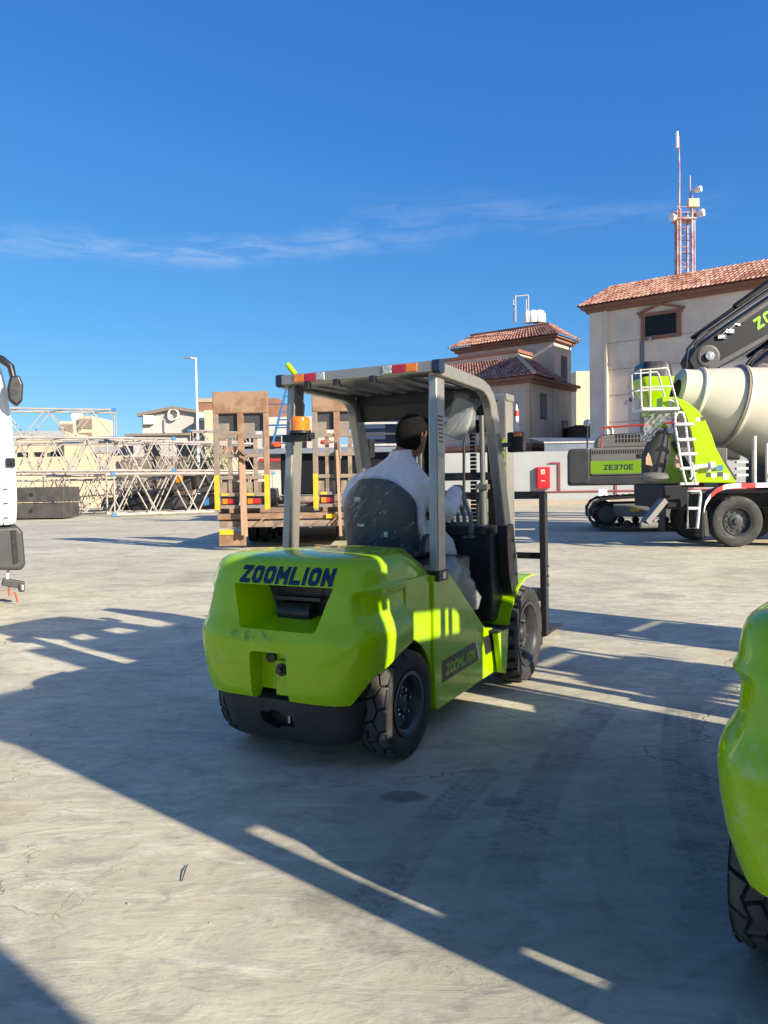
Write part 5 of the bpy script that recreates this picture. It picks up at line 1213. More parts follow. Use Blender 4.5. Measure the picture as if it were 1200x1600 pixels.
# --- stepped house with two tile roofs
PB = Vector((11.43, 60, 0)); HB = empty('tan_house', (0, 0, -.4))
tag(HB, 'stepped tan house with two clay tile roofs behind the white wall, centre right', 'building')
fb(PB, -13, 0, 0, 8.06, 0, 10.0, 'wall', 'stucco2', HB)
fb(PB, -.30, .02, -.05, .28, 0, 9.6, 'corner_pilaster', 'corn', HB)
fb(PB, -13.3, .35, -.35, 8.4, 9.55, 9.8, 'cornice', 'trim', HB); fb(PB, -13.5, .6, -.6, 8.65, 9.81, 10.05, 'cornice', 'trim', HB)
fb(PB, -13.3, .32, -.32, 8.3, 4.25, 4.5, 'cornice', 'trim', HB); fb(PB, -13.5, .55, -.55, 8.5, 4.51, 4.85, 'cornice', 'trim', HB); fb(PB, -.6, .45, -.46, .3, 4.0, 4.24, 'cornice', 'corn', HB)
tiles(frame(PB, -13.6, -.8, 10.06), frame(PB, .8, -.8, 10.06), frame(PB, -13.6, 2.0, 12.0), frame(PB, -2.0, 2.0, 12.0), HB)
tiles(frame(PB, .8, -.8, 10.06), frame(PB, .8, 5.2, 10.06), frame(PB, -2.0, 2.0, 12.0), frame(PB, -2.0, 5.2, 12.0), HB)
t = MB(); t.tube([frame(PB, .82, -.82, 10.2), frame(PB, -.6, .6, 11.2), frame(PB, -1.95, 1.95, 12.1)], .16, 8); t.build('ridge_tiles', 'corn', HB, smooth=50)
fb(PB, -13, -2.0, 2.0, 8.0, 9.9, 12.35, 'attic_wall', 'stucco2', HB); fb(PB, -13.2, -1.85, 1.85, 8.2, 12.36, 12.62, 'parapet', 'trim', HB)
fb(PB, -9.2, .0-.001, 4.6, 8.05, 10.06, 13.4, 'tower_wall', 'stucco2', HB)
fb(PB, -9.45, .30, 4.35, 8.3, 13.41, 13.65, 'cornice', 'trim', HB); fb(PB, -9.7, .5, 4.15, 8.5, 13.66, 13.85, 'cornice', 'trim', HB)
tiles(frame(PB, -9.9, 3.9, 13.86), frame(PB, .75, 3.9, 13.86), frame(PB, -8.4, 5.4, 14.9), frame(PB, -.8, 5.4, 14.9), HB)
tiles(frame(PB, .75, 3.9, 13.86), frame(PB, .75, 8.7, 13.86), frame(PB, -.8, 5.4, 14.9), frame(PB, -.8, 7.2, 14.9), HB)
fb(PB, -8.4, -.8, 5.4, 7.2, 13.8, 15.15, 'parapet', 'trim', HB)
fb(PB, -9.0, -.3, 4.58, 4.599, 10.06, 13.3, 'wall_panel', 'stucco2', HB)
for (y0, y1, z0, z1) in ((1.9, 3.0, 6.9, 8.9), (6.0, 7.2, 4.9, 7.0), (6.0, 7.1, 10.1, 12.4)):
    t = fb(PB, .001, .06, y0, y1, z0, z1, 'window', 'trim', HB); fb(PB, .061, .075, y0+.15, y1-.15, z0+.15, z1-.15, 'pane', 'dwin', t)
fb(PB, .001, .012, 4.2, 4.28, 4.9, 9.5, 'render_joint', 'joint', HB)
for z in (6.3, 8.1): fb(PB, -13, -.31, -.012, -.001, z, z+.04, 'render_joint', 'joint', HB)
for xx in (-3.6, -9.5):
    t = MB()
    for (a, b) in (((xx-1.5, 7.9), (xx, 9.3)), ((xx, 9.3), (xx+1.5, 7.9))): t.beam(frame(PB, a[0], -.1, a[1]), frame(PB, b[0], -.1, b[1]), .18, .18)
    t.build('pediment', 'trim', HB)
    t = fb(PB, xx-.8, xx+.8, -.06, -.001, 5.6, 7.6, 'window', 'trim', HB); fb(PB, xx-.62, xx+.62, -.075, -.061, 5.8, 7.4, 'pane', 'dwin', t)
    t = fb(PB, xx-.2-.5, xx-.2+.5, -.06, -.001, 1.8, 3.2, 'window', 'trim', HB); fb(PB, xx-.55, xx+.15, -.075, -.061, 1.9, 3.1, 'pane', 'dwin', t)
# roof water tanks and a frame on the roof
for k, (px, r) in enumerate(((833, .45), (843, .52), (824, .3))):
    c = W(px, 503, 66); t = MB(); t.lathe([(0, 0), (r, 0), (r*1.02, .3), (r, .7), (r*.6, 1.0), (0, 1.1)], (c.x, c.y, 15.0), (0, 0, 1), 20)
    tag(t.build('water_tank', 'white', smooth=50), ('white water tank on the tan house roof, middle one', 'white water tank on the tan house roof, right one', 'small white water tank on the tan house roof, left one')[k], 'tank', 'water tanks on the house roof')
t = MB(); c0 = W(806, 510, 65); c1 = W(826, 505, 65)
for c in (c0, c1): t.tube([(c.x, c.y, 14.9), (c.x, c.y, 17.1)], .05, 6); t.tube([(c.x, c.y+1, 14.9), (c.x, c.y+1, 17.1)], .05, 6); t.tube([(c.x, c.y, 17.0), (c.x, c.y+1, 17.0)], .04, 6)
t.tube([(c0.x, c0.y, 17.0), (c1.x, c1.y, 17.1)], .05, 6); tag(t.build('pipe_frame', 'galv'), 'thin galvanised pipe frame standing on the tan house roof', 'frame')
# --- far yellow block seen through the gap, and the dark brick shed
YB = empty('yellow_building', (0, 0, 0)); tag(YB, 'pale yellow building seen in the gap left of the tall tan block', 'building')
c = W(900, 580, 95); MB().box(c.x, c.x+16, 95, 107, 0, c.z).build('wall', 'cream', YB)
for k in range(2): w = MB().box(c.x+1.2+3*k, c.x+2.2+3*k, 94.93, 94.999, 5.6, 8.2).build('window', 'dwin', YB)
c = W(904, 664, 62); BS = MB().box(c.x-.2, c.x+6, 62, 66, 0, c.z).build('brick_shed', 'brick'); tag(BS, 'dark brick shed in the gap between the tan house and the tall block', 'building')
# --- perimeter wall
wall = empty('perimeter_wall'); tag(wall, 'long whitewashed boundary wall behind the machines on the right', 'wall')
t = MB(); P0, P1 = Vector((-2.2, 50.9, 0)), Vector((34, 48.2, 0)); dw = (P1-P0).normalized(); nw = Vector((-dw.y, dw.x, 0))
def wallbox(mb, x0, x1, y0, y1, z0, z1): return mb.add([P0+dw*x+nw*y+Vector((0, 0, z)) for x in (x0, x1) for y in (y0, y1) for z in (z0, z1)], [(0, 1, 3, 2), (4, 6, 7, 5), (0, 4, 5, 1), (2, 3, 7, 6), (0, 2, 6, 4), (1, 5, 7, 3)])
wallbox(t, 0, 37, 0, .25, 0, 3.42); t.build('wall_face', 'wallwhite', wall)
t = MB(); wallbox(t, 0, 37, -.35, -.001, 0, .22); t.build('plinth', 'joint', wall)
fp = MB(); wallbox(fp, 7, 37, -.12, -.06, .78, .84); wallbox(fp, 13.6, 13.68, -.12, -.06, .84, 2.7); wallbox(fp, 13.0, 13.6, -.12, -.06, 2.63, 2.7); wallbox(fp, 17.2, 17.27, -.12, -.06, .4, 1.5); wallbox(fp, 22, 22.06, -.12, -.06, .84, 2)
tag(fp.build('fire_water_pipe', 'redpipe'), 'thin red pipe running along the foot of the white wall', 'pipe')
HC = empty('hose_cabinet'); tag(HC, 'red fire hose cabinet mounted on the white wall', 'cabinet')
t = MB(); wallbox(t, 12.15, 13.0, -.32, -.001, 1.02, 2.40); t.build('body', 'firered', HC, bevel=.02)
t = MB(); wallbox(t, 12.20, 12.95, -.345, -.321, 1.07, 2.35); dd_ = t.build('door', 'firered', HC, bevel=.008)
t = MB(); wallbox(t, 12.42, 12.66, -.352, -.3455, 1.95, 2.25); t.build('notice_plate', 'board', dd_)
t = MB(); wallbox(t, 12.50, 12.60, -.356, -.3525, 2.02, 2.14); t.build('notice_mark', 'redtape', dd_)
t = MB(); wallbox(t, 12.42, 12.68, -.37, -.3455, 1.50, 1.54); t.build('handle', 'tape', dd_)
# --- shed roof behind the wall
t = MB(); n_ = 60; P = []
for i in range(n_+1): P.append([Vector((11.0+.155*i, y, z+.04*(i % 2))) for y, z in ((52.5, 4.15), (58.0, 4.75))])
t.grid(P); cs = MB(); cp = empty('shed'); t.build('sheet_roof', 'canopy', cp); cs.box(11, 20.3, 52.5, 52.6, 0, 4.1); cs.build('wall', 'canopy', cp); MB().box(10.95, 20.35, 52.42, 52.49, 4.06, 4.17).build('fascia', 'galv', cp)
tag(cp, 'blue grey sheet metal shed roof just above the white wall', 'shed')
for k, (px, py, l) in enumerate(((944, 786, 'white plastic chair beside the excavator track, by the wall'),)):
    c = W(px, py, 46); c.z = 0; ch = empty('plastic_chair', c); tag(ch, l, 'chair')
    MB().box(-.25, .25, -.25, .25, .42, .46).build('seat', 'tape', ch)
    t = MB().box(-.25, .25, .23, .27, .461, .95).build('backrest', 'tape', ch)
    for x in (-.23, .23):
        for y in (-.22, .22): MB().beam((x, y, 0), (x*.95, y*.95, .419), .05, .05).build('leg', 'tape', ch)
# --- antenna tower behind the tall block
AT = empty('antenna_tower', (23.65, 60.5, 0)); tag(AT, 'red and white lattice antenna tower rising over the tall tan building roof', 'tower')
MT['antred'] = mat('faded_red_white_steel', (.42, .14, .12), .6, col2=(.50, .42, .40), nscale=1.2)
for x in (-.48, .48):
    for y in (-.45, .45):
        t = MB(); t.tube([(x, y, 0), (x*.96, y, 22.3)], .10, 6); t.build('leg', 'antred', AT)
    t = MB(); t.tube([(x+.22*(1 if x > 0 else -1), -.45, 0), (x*.96+.20*(1 if x > 0 else -1), -.45, 22.2)], .06, 6); t.build('leg_tube', 'antred', AT)
for i in range(18):
    z = 13.4+.5*i; t = MB(); t.tube([(-.48, -.45, z), (.48, -.45, z-.03)], .028, 5); t.build('rung', 'dblue' if i % 3 else 'antred', AT)
for i in range(7):
    z = 13.2+1.3*i
    for s in (-1, 1): t = MB(); t.tube([(s*.70, -.45, z), (s*.48, -.45, z+.35), (s*.70, -.45, z+.7)], .03, 5); t.build('lattice_brace', 'antred', AT)
t = MB(); t.tube([(-.45, -.2, 21.5), (-.40, -.2, 25), (-.45, -.2, 27.9)], [.09, .06, .05], 8); t.build('whip_mast', 'antred', AT)
t = MB(); t.lathe([(0, 0), (.11, 0), (.11, 1.2), (0, 1.2)], (-.62, -.3, 27.0), (0, 0, 1), 12); t.build('panel_antenna', 'white', AT, smooth=40)
t = MB(); t.tube([(.42, -.2, 22.2), (.42, -.2, 24.9)], .05, 8); t.build('short_mast', 'antred', AT)
for (x, z, r, dx) in ((.80, 23.7, .22, 1), (1.0, 21.9, .28, 1), (-.98, 21.6, .27, -1)):
    t = MB(); t.lathe([(0, -.25), (r*.5, -.2), (r, .0), (r, .28), (r*.95, .36), (0, .40)], (x, -.5, z), (dx*.8, -.7, 0), 24); dd_ = t.build('dish', 'white', AT, smooth=35)
    t = MB(); t.tube([(.45*dx, -.45, z), (x-.2*dx, -.4, z)], .05, 6); t.tube([(.45*dx, -.45, z-.8), (x-.2*dx, -.4, z-.1)], .04, 6); t.build('dish_arm', 'antred', dd_)
for i in range(14):
    z = 13.0+.65*i; s = 1 if i % 2 else -1; t = MB(); t.tube([(-.48*s, .45, z), (.48*s, .45, z+.65)], .035, 5); t.build('cross_brace', 'antred', AT)
t = MB(); t.box(-.75, .8, -.6, .6, 21.5, 21.6); t.build('platform', 'antred', AT)
t = MB(); t.tube([(-.75, -.6, 22.4), (.8, -.6, 22.4), (.8, .6, 22.4), (-.75, .6, 22.4)], .03, 5, closed=True); t.build('platform_rail', 'antred', AT)
t = MB(); t.box(.1, .95, -.7, -.35, 22.35, 23.0); t.build('radio_box', 'cream', AT, bevel=.05)
# ------------------------------------------------------------------ left background
GB = empty('grey_building'); tag(GB, 'grey concrete block building with a low pitched roof, left background', 'building')
def far(px0, px1, py_top, Y, depth=8, py_top2=None):
    a = W(px0, py_top, Y); b = W(px1, py_top2 or py_top, Y); return a, b
a, b = far(222, 322, 650, 62)
t = MB(); pk = W(272, 640, 62)
t.prism([(a.x, 0), (b.x, 0), (b.x, b.z+.1), (pk.x, pk.z), (a.x, a.z)], lambda x, z, q: (x, 62+q, z), 0, 12); t.build('wall', 'greyblock', GB)
t = MB(); t.beam((a.x-.3, 61.9, a.z+.05), (pk.x, 61.9, pk.z+.12), .6, .25); t.beam((pk.x, 61.9, pk.z+.12), (b.x+.2, 61.9, b.z+.2), .6, .25); t.build('roof_edge', 'greybar', GB)
fz = W(222, 682, 62).z; MB().box(a.x-1.2, b.x+.1, 61.2, 61.95, fz, fz+.18).build('ledge', 'greybar', GB)
MB().box(a.x-.6, b.x, 61.5, 61.94, 0, fz-.01).build('ground_floor', 'greyblock', GB)
for px, py in ((231, 656), (317, 650)): c = W(px, py, 61.7); MB().box(c.x-.35, c.x+.45, 61.6, 61.95, c.z-.35, c.z+.35).build('cabinet', 'white', GB)
c = W(270, 645, 61.5); t = MB(); t.lathe([(.36, -.10), (.46, -.08), (.46, .08), (.36, .10), (.36, -.10)], (c.x, 61.7, c.z-.1), (0, 1, 0), 24); t.build('dish_ring', 'white', GB, smooth=40)
c = W(255, 660, 61.5); MB().box(c.x-.06, c.x+.06, 61.85, 61.95, fz+.3, c.z+.3).build('downpipe', 'galv', GB)
for px in (239, 290): c = W(px, 712, 61.4); MB().box(c.x-.6, c.x+.6, 61.40, 61.49, c.z-1.6, c.z+1.1).build('window', 'dwin', GB)
BB = empty('brown_building'); tag(BB, 'brown and cream building directly behind the light pole and trailer ramp', 'building')
c = W(309, 629, 66); e = W(372, 640, 66); MB().box(c.x, e.x, 66, 74, 0, c.z).build('wall', 'trim', BB); MB().box(c.x-.1, e.x+.1, 65.9, 74, c.z+.01, c.z+.35).build('parapet', 'joint', BB)
c2 = W(319, 641, 60); e2 = W(334, 641, 60); MB().box(c2.x, e2.x, 60, 61, 0, c2.z).build('annex', 'cream', BB)
WB = empty('white_building'); tag(WB, 'pale block building seen between the two trailer ramps', 'building')
c = W(400, 652, 64); e = W(520, 652, 64); MB().box(c.x, e.x, 64, 72, 0, c.z).build('wall', 'greyblock', WB)
c = W(430, 642, 63.9); e = W(520, 642, 63.9)
for px in (430, 470): q = W(px, 700, 63.9); MB().box(q.x-.5, q.x+.5, 63.9, 63.99, q.z-1, q.z+1).build('window', 'dwin', WB)
c = W(415, 622, 70); e = W(436, 622, 70); MB().box(c.x, e.x, 70.1, 76, 0, c.z).build('stair_tower', 'trim', WB)
q = W(452, 760, 63.5); MB().box(q.x-2.4, q.x+8, 63.0, 63.95, W(450, 716, 63.5).z-.25, W(450, 716, 63.5).z).build('canopy', 'redpipe', WB)
PT = empty('pink_building'); tag(PT, 'pinkish house with a roof tower and satellite dish, far left background', 'building')
c = W(92, 658, 80); e = W(144, 652, 80); m_ = W(122, 652, 80)
MB().box(m_.x, e.x, 80, 86, 0, m_.z+.1).build('tower_wall', 'cream', PT); MB().box(c.x, m_.x-.001, 80.2, 86, 0, c.z).build('wall', 'stucco2', PT)
for px, py, h in ((133, 688, 1.6), (103, 672, 1.2), (133, 662, 1.0)): q = W(px, py, 79.9); MB().box(q.x-.7, q.x+.7, 79.9, 79.99, q.z-h/2, q.z+h/2).build('window', 'greybar', PT)
q = W(115, 650, 80); t = MB(); t.lathe([(0, 0), (.35, .05), (.62, .2)], (q.x, 81, q.z-.1), (.3, -.8, .4), 20); t.build('satellite_dish', 'white', PT, smooth=50)
for i, (px0, px1, pt, Y, mm, lab) in enumerate(((22, 100, 676, 74, 'cream', 'low cream house with roof railing at the far left, behind the trusses'), (100, 182, 684, 72, 'cream', 'low cream house with a white parapet under the pink tower'), (150, 222, 699, 68, 'cream', 'low cream house with a dark red awning left of the grey building'))):
    H = empty('cream_house'); tag(H, lab, 'house', 'low cream houses in the left background')
    c = W(px0, pt, Y); e = W(px1, pt, Y); MB().box(c.x, e.x, Y, Y+6, 0, c.z).build('wall', mm, H); MB().box(c.x-.1, e.x+.1, Y-.1, Y-.01, c.z-.5, c.z+.1).build('parapet', 'wallwhite', H)
    for k in range(3):
        x = c.x+(e.x-c.x)*(k+.5)/3; MB().box(x-.5, x+.5, Y-.08, Y-.001, c.z-3.2, c.z-1.9).build('window', 'dwin', H)
    if i == 2: MB().box(c.x-2, e.x, Y-2, Y-.11, c.z-1.6, c.z-1.3).build('awning', 'redpipe', H)
# cream yard wall and the barred fence
CW_ = MB(); c = W(-60, 716, 56); e = W(222, 716, 56); CW_.box(c.x-10, e.x, 56, 56.3, 0, c.z); tag(CW_.build('yard_wall', 'cream'), 'cream yard wall behind the lattice sections on the left', 'wall')
c = W(322, 712, 55); CW2 = MB(); CW2.box(c.x, c.x+2.6, 55, 55.3, 0, 3.6); tag(CW2.build('gate_pier', 'cream'), 'cream wall piece beside the trailer ramp at the end of the fence', 'wall')
FE = empty('barred_fence'); tag(FE, 'grey brown fence of upright bars above the lattice sections', 'fence')
a = W(190, 714, 55.5); b = W(324, 714, 55.5); zt = a.z
t = MB()
for i in range(70): x = a.x+(b.x-a.x)*i/69; t.box(x-.03, x+.03, 55.5, 55.56, .3, zt)
t.build('bars', 'greybar', FE); MB().box(a.x, b.x, 55.44, 55.499, zt-.25, zt-.15).build('rail', 'greybar', FE); MB().box(a.x, b.x, 55.6, 55.62, 0, zt-.3).build('backing_sheet', 'joint', FE)
# light pole
LP = empty('light_pole', (0, 0, 0)); c = W(309.3, 700, 52); tp = W(306.6, 559, 52); tag(LP, 'tall slender white street light pole behind the lattice sections', 'street light')
t = MB(); t.tube([(c.x, 52, 0), (c.x, 52, tp.z)], [.13, .06], 10); t.build('pole', 'white', LP, smooth=40)
t = MB(); t.tube([(c.x, 52, tp.z-.05), (c.x-.35, 52, tp.z)], .04, 6); t.build('arm', 'white', LP); t = MB(); t.box(c.x-.75, c.x-.33, 51.9, 52.1, tp.z-.03, tp.z+.06); t.build('lamp_head', 'greybar', LP, bevel=.02)
# tree behind the fence
TE = empty('tree', (0, 0, 0)); tag(TE, 'small green tree behind the fence beside the light pole', 'tree'); c = W(326, 708, 54); MT['leaf'] = mat('leaves', (.055, .10, .03), .7, noise=.5, nscale=1.5); MT['bark'] = mat('bark', (.10, .07, .05), .9)
t = MB(); t.tube([(c.x, 54.6, 0), (c.x+.1, 54.6, 2.2), (c.x-.2, 54.7, 3.6)], [.12, .09, .04], 8); t.tube([(c.x+.1, 54.6, 2.0), (c.x+.9, 54.6, 3.3)], [.06, .03], 6); t.tube([(c.x+.1, 54.6, 2.2), (c.x-.9, 54.5, 3.4)], [.06, .03], 6); t.build('trunk', 'bark', TE)
rnd = random.Random(3); t = MB()
for cl_ in range(26):
    cx, cz, cy = c.x+rnd.gauss(0, .85), 3.4+rnd.gauss(0, .55), 54.6+rnd.gauss(0, .5)
    for k in range(46):
        p = Vector((cx+rnd.gauss(0, .22), cy+rnd.gauss(0, .22), cz+rnd.gauss(0, .18))); u = Vector((rnd.gauss(0, 1), rnd.gauss(0, 1), rnd.gauss(0, 1))).normalized(); v = u.orthogonal().normalized(); s_ = .10
        t.add([p, p+u*s_+v*s_*.35, p+u*s_*2, p+u*s_-v*s_*.35], [(0, 1, 2, 3)])
t.build('crown', 'leaf', TE)
# lattice crane sections
def lattice(p0, p1, w, h, bays, label, name='lattice_section', blue=True, r=.055):
    R = empty(name, p0); p0 = Vector(p0); p1 = Vector(p1); d = p1-p0; L = d.length; R.rotation_euler = (0, -asin(d.z/L), atan2(d.y, d.x))
    for y in (0, w):
        for z in (0, h): t = MB(); t.tube([(0, y, z), (L, y, z)], r, 8); t.build('chord', 'cranetube', R, smooth=40)
    q = r*.6
    for y in (0, w):
        t = MB()
        t.tube([(.05, y, 0), (.05, y, h)], q, 6); t.tube([(L-.05, y, 0), (L-.05, y, h)], q, 6)
        for i in range(bays):
            a = .1+(L-.2)*i/bays; b = .1+(L-.2)*(i+1)/bays; m = (a+b)/2
            t.tube([(a, y, 0), (m, y, h)], q, 6); t.tube([(m, y, h), (b, y, 0)], q, 6)
        t.build('side_lacing', 'cranetube', R, smooth=40)
    for z in (0, h):
        t = MB()
        for i in range(bays):
            a = .1+(L-.2)*i/bays; b = .1+(L-.2)*(i+1)/bays; m = (a+b)/2
            t.tube([(a, 0, z), (m, w, z)], q, 5); t.tube([(m, w, z), (b, 0, z)], q, 5)
        t.build('top_lacing', 'cranetube', R, smooth=40)
    if blue:
        for x in (-.1, L-.15):
            for z in (0, h): t = MB(); t.box(x, x+.24, -.085, .085, z-.085, z+.085); t.build('end_lug', 'blue', R, bevel=.02)
    return tag(R, label, 'lattice section', 'lattice crane sections stacked on the left')
P = W(178, 806, 39.5); lattice((P.x, 39.5, .12), (P.x+7.6, 44.0, .12), 1.9, 2.1, 4, 'front ground level lattice section with a ladder end, left of the trailer ramps', r=.07)
t = MB(); cc = Vector((P.x, 39.5, 0))
lattice((P.x-4.6, 42.2, .12), (P.x+5.5, 48.0, .12), 1.9, 2.1, 6, 'ground level lattice section lying just behind the front one', blue=False)
lattice((-21.5, 38.6, 2.45), (-11.5, 42.5, 2.42), 1.9, 1.75, 6, 'second tier lattice section at the far left, above the ballast slabs')
lattice((-14.9, 41.5, 2.48), (-7.6, 46.0, 2.40), 1.9, 1.6, 5, 'second tier lattice section on top of the front one')
lattice((-24.5, 46.0, 2.4), (-9.0, 48.5, 2.4), 1.9, 1.9, 9, 'long second tier lattice section in the rear row', blue=False)
lattice((-24.0, 40.4, 4.35), (-14.9, 43.0, 4.30), 1.9, 1.55, 4, 'topmost lattice section, standing against the sky at the far left', r=.05)
lattice((-12.4, 49.5, 4.2), (-8.6, 50.0, 4.2), 1.6, .9, 3, 'short third tier lattice section with blue lugs below the light pole')
lattice((-23.5, 44.2, .12), (-14.9, 45.6, .12), 1.9, 1.9, 5, 'lattice section on the ground behind the ballast slabs', blue=False)
lattice((-22.8, 52.0, .1), (-9.8, 53.2, .1), 2.0, 2.0, 7, 'rearmost lattice section on the ground by the yard wall', blue=False)
# pendant bars in the top section
# counterweight slabs
for k in range(2):
    t = MB(); z0 = .06+.80*k; t.prism(rrect(5.6, .74, .05, 3, 0, z0+.37), lambda a, b, q: (a, q, b), -1.0, 1.0); s = t.build('ballast_slab', 'ballast', bevel=.03); s.location = (-18.6+.05*k, 38.9, 0)
    for x in (1.2, -.9): t = MB(); t.lathe([(0, 0), (.09, 0), (.09, .03), (0, .03)], (x, -1.0, z0+.37), (0, -1, 0), 16); t.build('lifting_eye', 'black', s)
    tag(s, ('black cast ballast slab lying on the ground at the left', 'black cast ballast slab resting on top of the other slab')[k], 'ballast', 'crane ballast slabs')
# crawler crane base behind the sections
CB = empty('crawler_crane', (-14.2, 47.5, 0)); tag(CB, 'black crawler crane base behind the lattice sections', 'crane')
for y in (-1.6, 1.6):
    t = MB(); t.prism([(-2.6, .45), (-2.4, .1), (2.4, .1), (2.6, .45), (2.4, .95), (-2.4, .95)], lambda a, b, q: (a, y+q, b), -.35, .35); c_ = t.build('track', 'black', CB, bevel=.05)
    for x in (-2.1, 2.1): t = MB(); t.lathe([(0, -.02), (.42, 0), (.42, .03), (.2, .04), (.2, .06), (0, .06)], (x, y-.36, .52), (0, -1, 0), 20); t.build('track_wheel', 'exdark', c_)
MB().box(-1.6, 1.6, -1.25, 1.25, .7, 1.3).build('body', 'black', CB, bevel=.05); MB().prism([(1.2, 1.31), (2.6, 1.31), (2.5, 2.2), (1.7, 2.3), (1.2, 1.9)], lambda a, b, q: (a, q, b), -1, 1).build('winch_housing', 'exdark', CB, bevel=.03)
MB().box(2.9, 5.4, -1.2, 1.0, 1.1, 2.4).build('engine_box', 'exdark', CB, bevel=.05); MB().box(2.8, 5.2, -1.3, 1.1, .2, 1.05).build('outrigger', 'black', CB, bevel=.05)
for x in (3.4, 4.2, 5.0): MB().box(x, x+.3, -1.33, -1.302, .35, .9).build('step', 'blue', CB)
c = W(275, 747, 45); t = MB(); t.lathe([(0, 0), (.22, .05), (.28, .3), (.2, .55), (0, .6)], (c.x, 45.5, c.z-.3), (0, 0, 1), 14); tag(t.build('orange_buoy', 'amber', smooth=50), 'small orange plastic drum seen through the lattice section', 'drum')
# dark crane superstructure behind the trailer
CR = empty('crane_superstructure', (-1.0, 30.0, 0)); tag(CR, 'dark crane superstructure with blue ladders standing behind the trailer', 'crane')
a = W(437, 775, 30); b = W(530, 700, 30)
MB().box(-3.0, 1.5, 0, 3.0, 1.1, 2.9).build('machine_house', 'boomdark', CR, bevel=.06); MB().box(-3.6, 2.6, -.3, 3.4, .25, 1.05).build('carrier', 'black', CR, bevel=.05)
MB().box(.2, 1.9, .3, 2.2, 2.91, 5.2).build('mast_base', 'dblue', CR, bevel=.05)
for i in range(5): MB().box(-.9, 2.6, -.1, -.02, 2.95+.42*i, 3.03+.42*i).build('cross_rung', 'exdark' if i % 2 else 'galv', CR)
t = MB()
for x0 in (-3.3, -2.75): t.tube([(x0, -.3, 2.9), (x0+.75, -.3, 5.6)], .045, 6)
for i in range(9): t.tube([(-3.3+.083*i, -.3, 3.1+.3*i), (-2.75+.083*i, -.3, 3.1+.3*i)], .03, 5)
t.build('ladder', 'blue', CR)
t = MB(); t.tube([(-3.6, -.3, 2.95), (-3.6, -.3, 4.6), (-2.2, -.3, 4.6), (-2.2, -.3, 2.95)], .04, 6); t.tube([(-3.6, -.3, 3.8), (-2.2, -.3, 3.8)], .035, 6); t.build('railing', 'blue', CR)
MB().box(-4.3, 1.5, -.4, .0, 2.7, 2.9).build('walkway', 'canopy', CR)
MB().box(2.0, 2.5, -.5, -.2, 3.2, 5.3).build('tarpaulin', 'blue', CR, bevel=.03)
t = MB()
for x, z in ((-3.1, 3.0), (-2.5, 3.05), (-1.2, 3.05)): t = MB(); t.lathe([(0, 0), (.2, .02), (.2, .12), (0, .14)], (x, -.35, z), (0, -.3, 1), 14); t.build('hook_block', 'orange', CR, smooth=40)
# ------------------------------------------------------------------ white truck at the left edge
WT = empty('white_truck', (-4.62, 9.7, 0), radians(28)); tag(WT, 'white lorry cab at the left edge with a black mirror arm and grey bumper', 'truck')
pf = [(-.02, 1.02), (0.0, 1.30), (0, 1.60), (-.01, 1.92), (-.035, 2.35), (-.085, 2.78), (-.14, 3.02), (-.34, 3.18), (-2.2, 3.25), (-2.3, 3.1), (-2.3, 1.0), (-1.4, .95)]
t = MB(); t.prism(pf, lambda a, b, q: (a, q, b), 0, 2.45); cb = t.build('cab', 'white', WT, bevel=.06, seg=4)
t = MB(); t.prism([(-.24, 1.98), (-.27, 2.30), (-.36, 2.66), (-1.2, 2.72), (-1.3, 1.95)], lambda a, b, q: (a, q, b), -.012, -.003); t.build('side_window', 'glass', cb, bevel=.004)
t = MB(); t.prism([(-.22, 1.02), (-.20, 2.0), (-.212, 2.0), (-.232, 1.02)], lambda a, b, q: (a, q, b), -.006, -.002); t.build('door_seam', 'exdark', cb)
t = MB(); t.box(-1.3, -.22, -.006, -.002, 1.50, 1.507); t.build('door_crease', 'galv', cb)
t = MB(); t.box(-.16, -.10, -.03, .1, 1.02, 1.72)
cp_ = t.build('corner_panel', 'white', cb, bevel=.015)
for z in (1.1, 1.28, 1.46): MB().box(-.155, -.105, -.036, -.031, z, z+.02).build('vent', 'exdark', cp_)
t = MB(); t.box(-.12, -.01, -.05, .3, 1.74, 1.86); t.build('corner_lamp', 'glass', WT, bevel=.02)
t = MB(); t.tube([(-.28, -.02, 3.14), (-.12, -.12, 3.06), (-.03, -.16, 2.98), (-.0, -.17, 2.80)], [.05, .05, .045, .04], 10); mr = t.build('mirror_arm', 'black', WT, smooth=50)
t = MB(); t.prism([(-.07, 2.56), (.02, 2.48), (.085, 2.56), (.10, 2.76), (.06, 2.87), (-.05, 2.84), (-.085, 2.70)], lambda a, b, q: (a, q, b), -.26, -.10); t.build('mirror', 'black', mr, bevel=.03, seg=4)
t = MB(); t.prism([(-.55, .98), (-.0, 1.0), (.05, .92), (.07, .50), (.02, .44), (-.25, .46), (-.30, .72), (-.6, .8)], lambda a, b, q: (a, q, b), -.03, 2.48); bp = t.build('bumper', 'exdark', WT, bevel=.04, seg=3)
t = MB(); t.prism([(-.09, .95), (-.03, .95), (-.01, .55), (-.07, .52)], lambda a, b, q: (a, q, b), -.045, -.031); t.build('bumper_trim', 'black', bp, bevel=.005)
t = MB(); t.beam((-.20, .1, .30), (.05, .1, .24), .12, .09); t.build('step_bracket', 'exdark', WT, bevel=.01); t = MB(); t.box(-.02, .055, .02, .18, .16, .27); ft = t.build('tow_lug', 'exdark', WT, bevel=.02); MB().box(.02, .04, .015, .019, .19, .25).build('lug_plate', 'tape', ft)
t = MB(); t.beam((-.15, .1, .24), (-.12, .1, .52), .03, .03); t.build('stay', 'galv', WT)
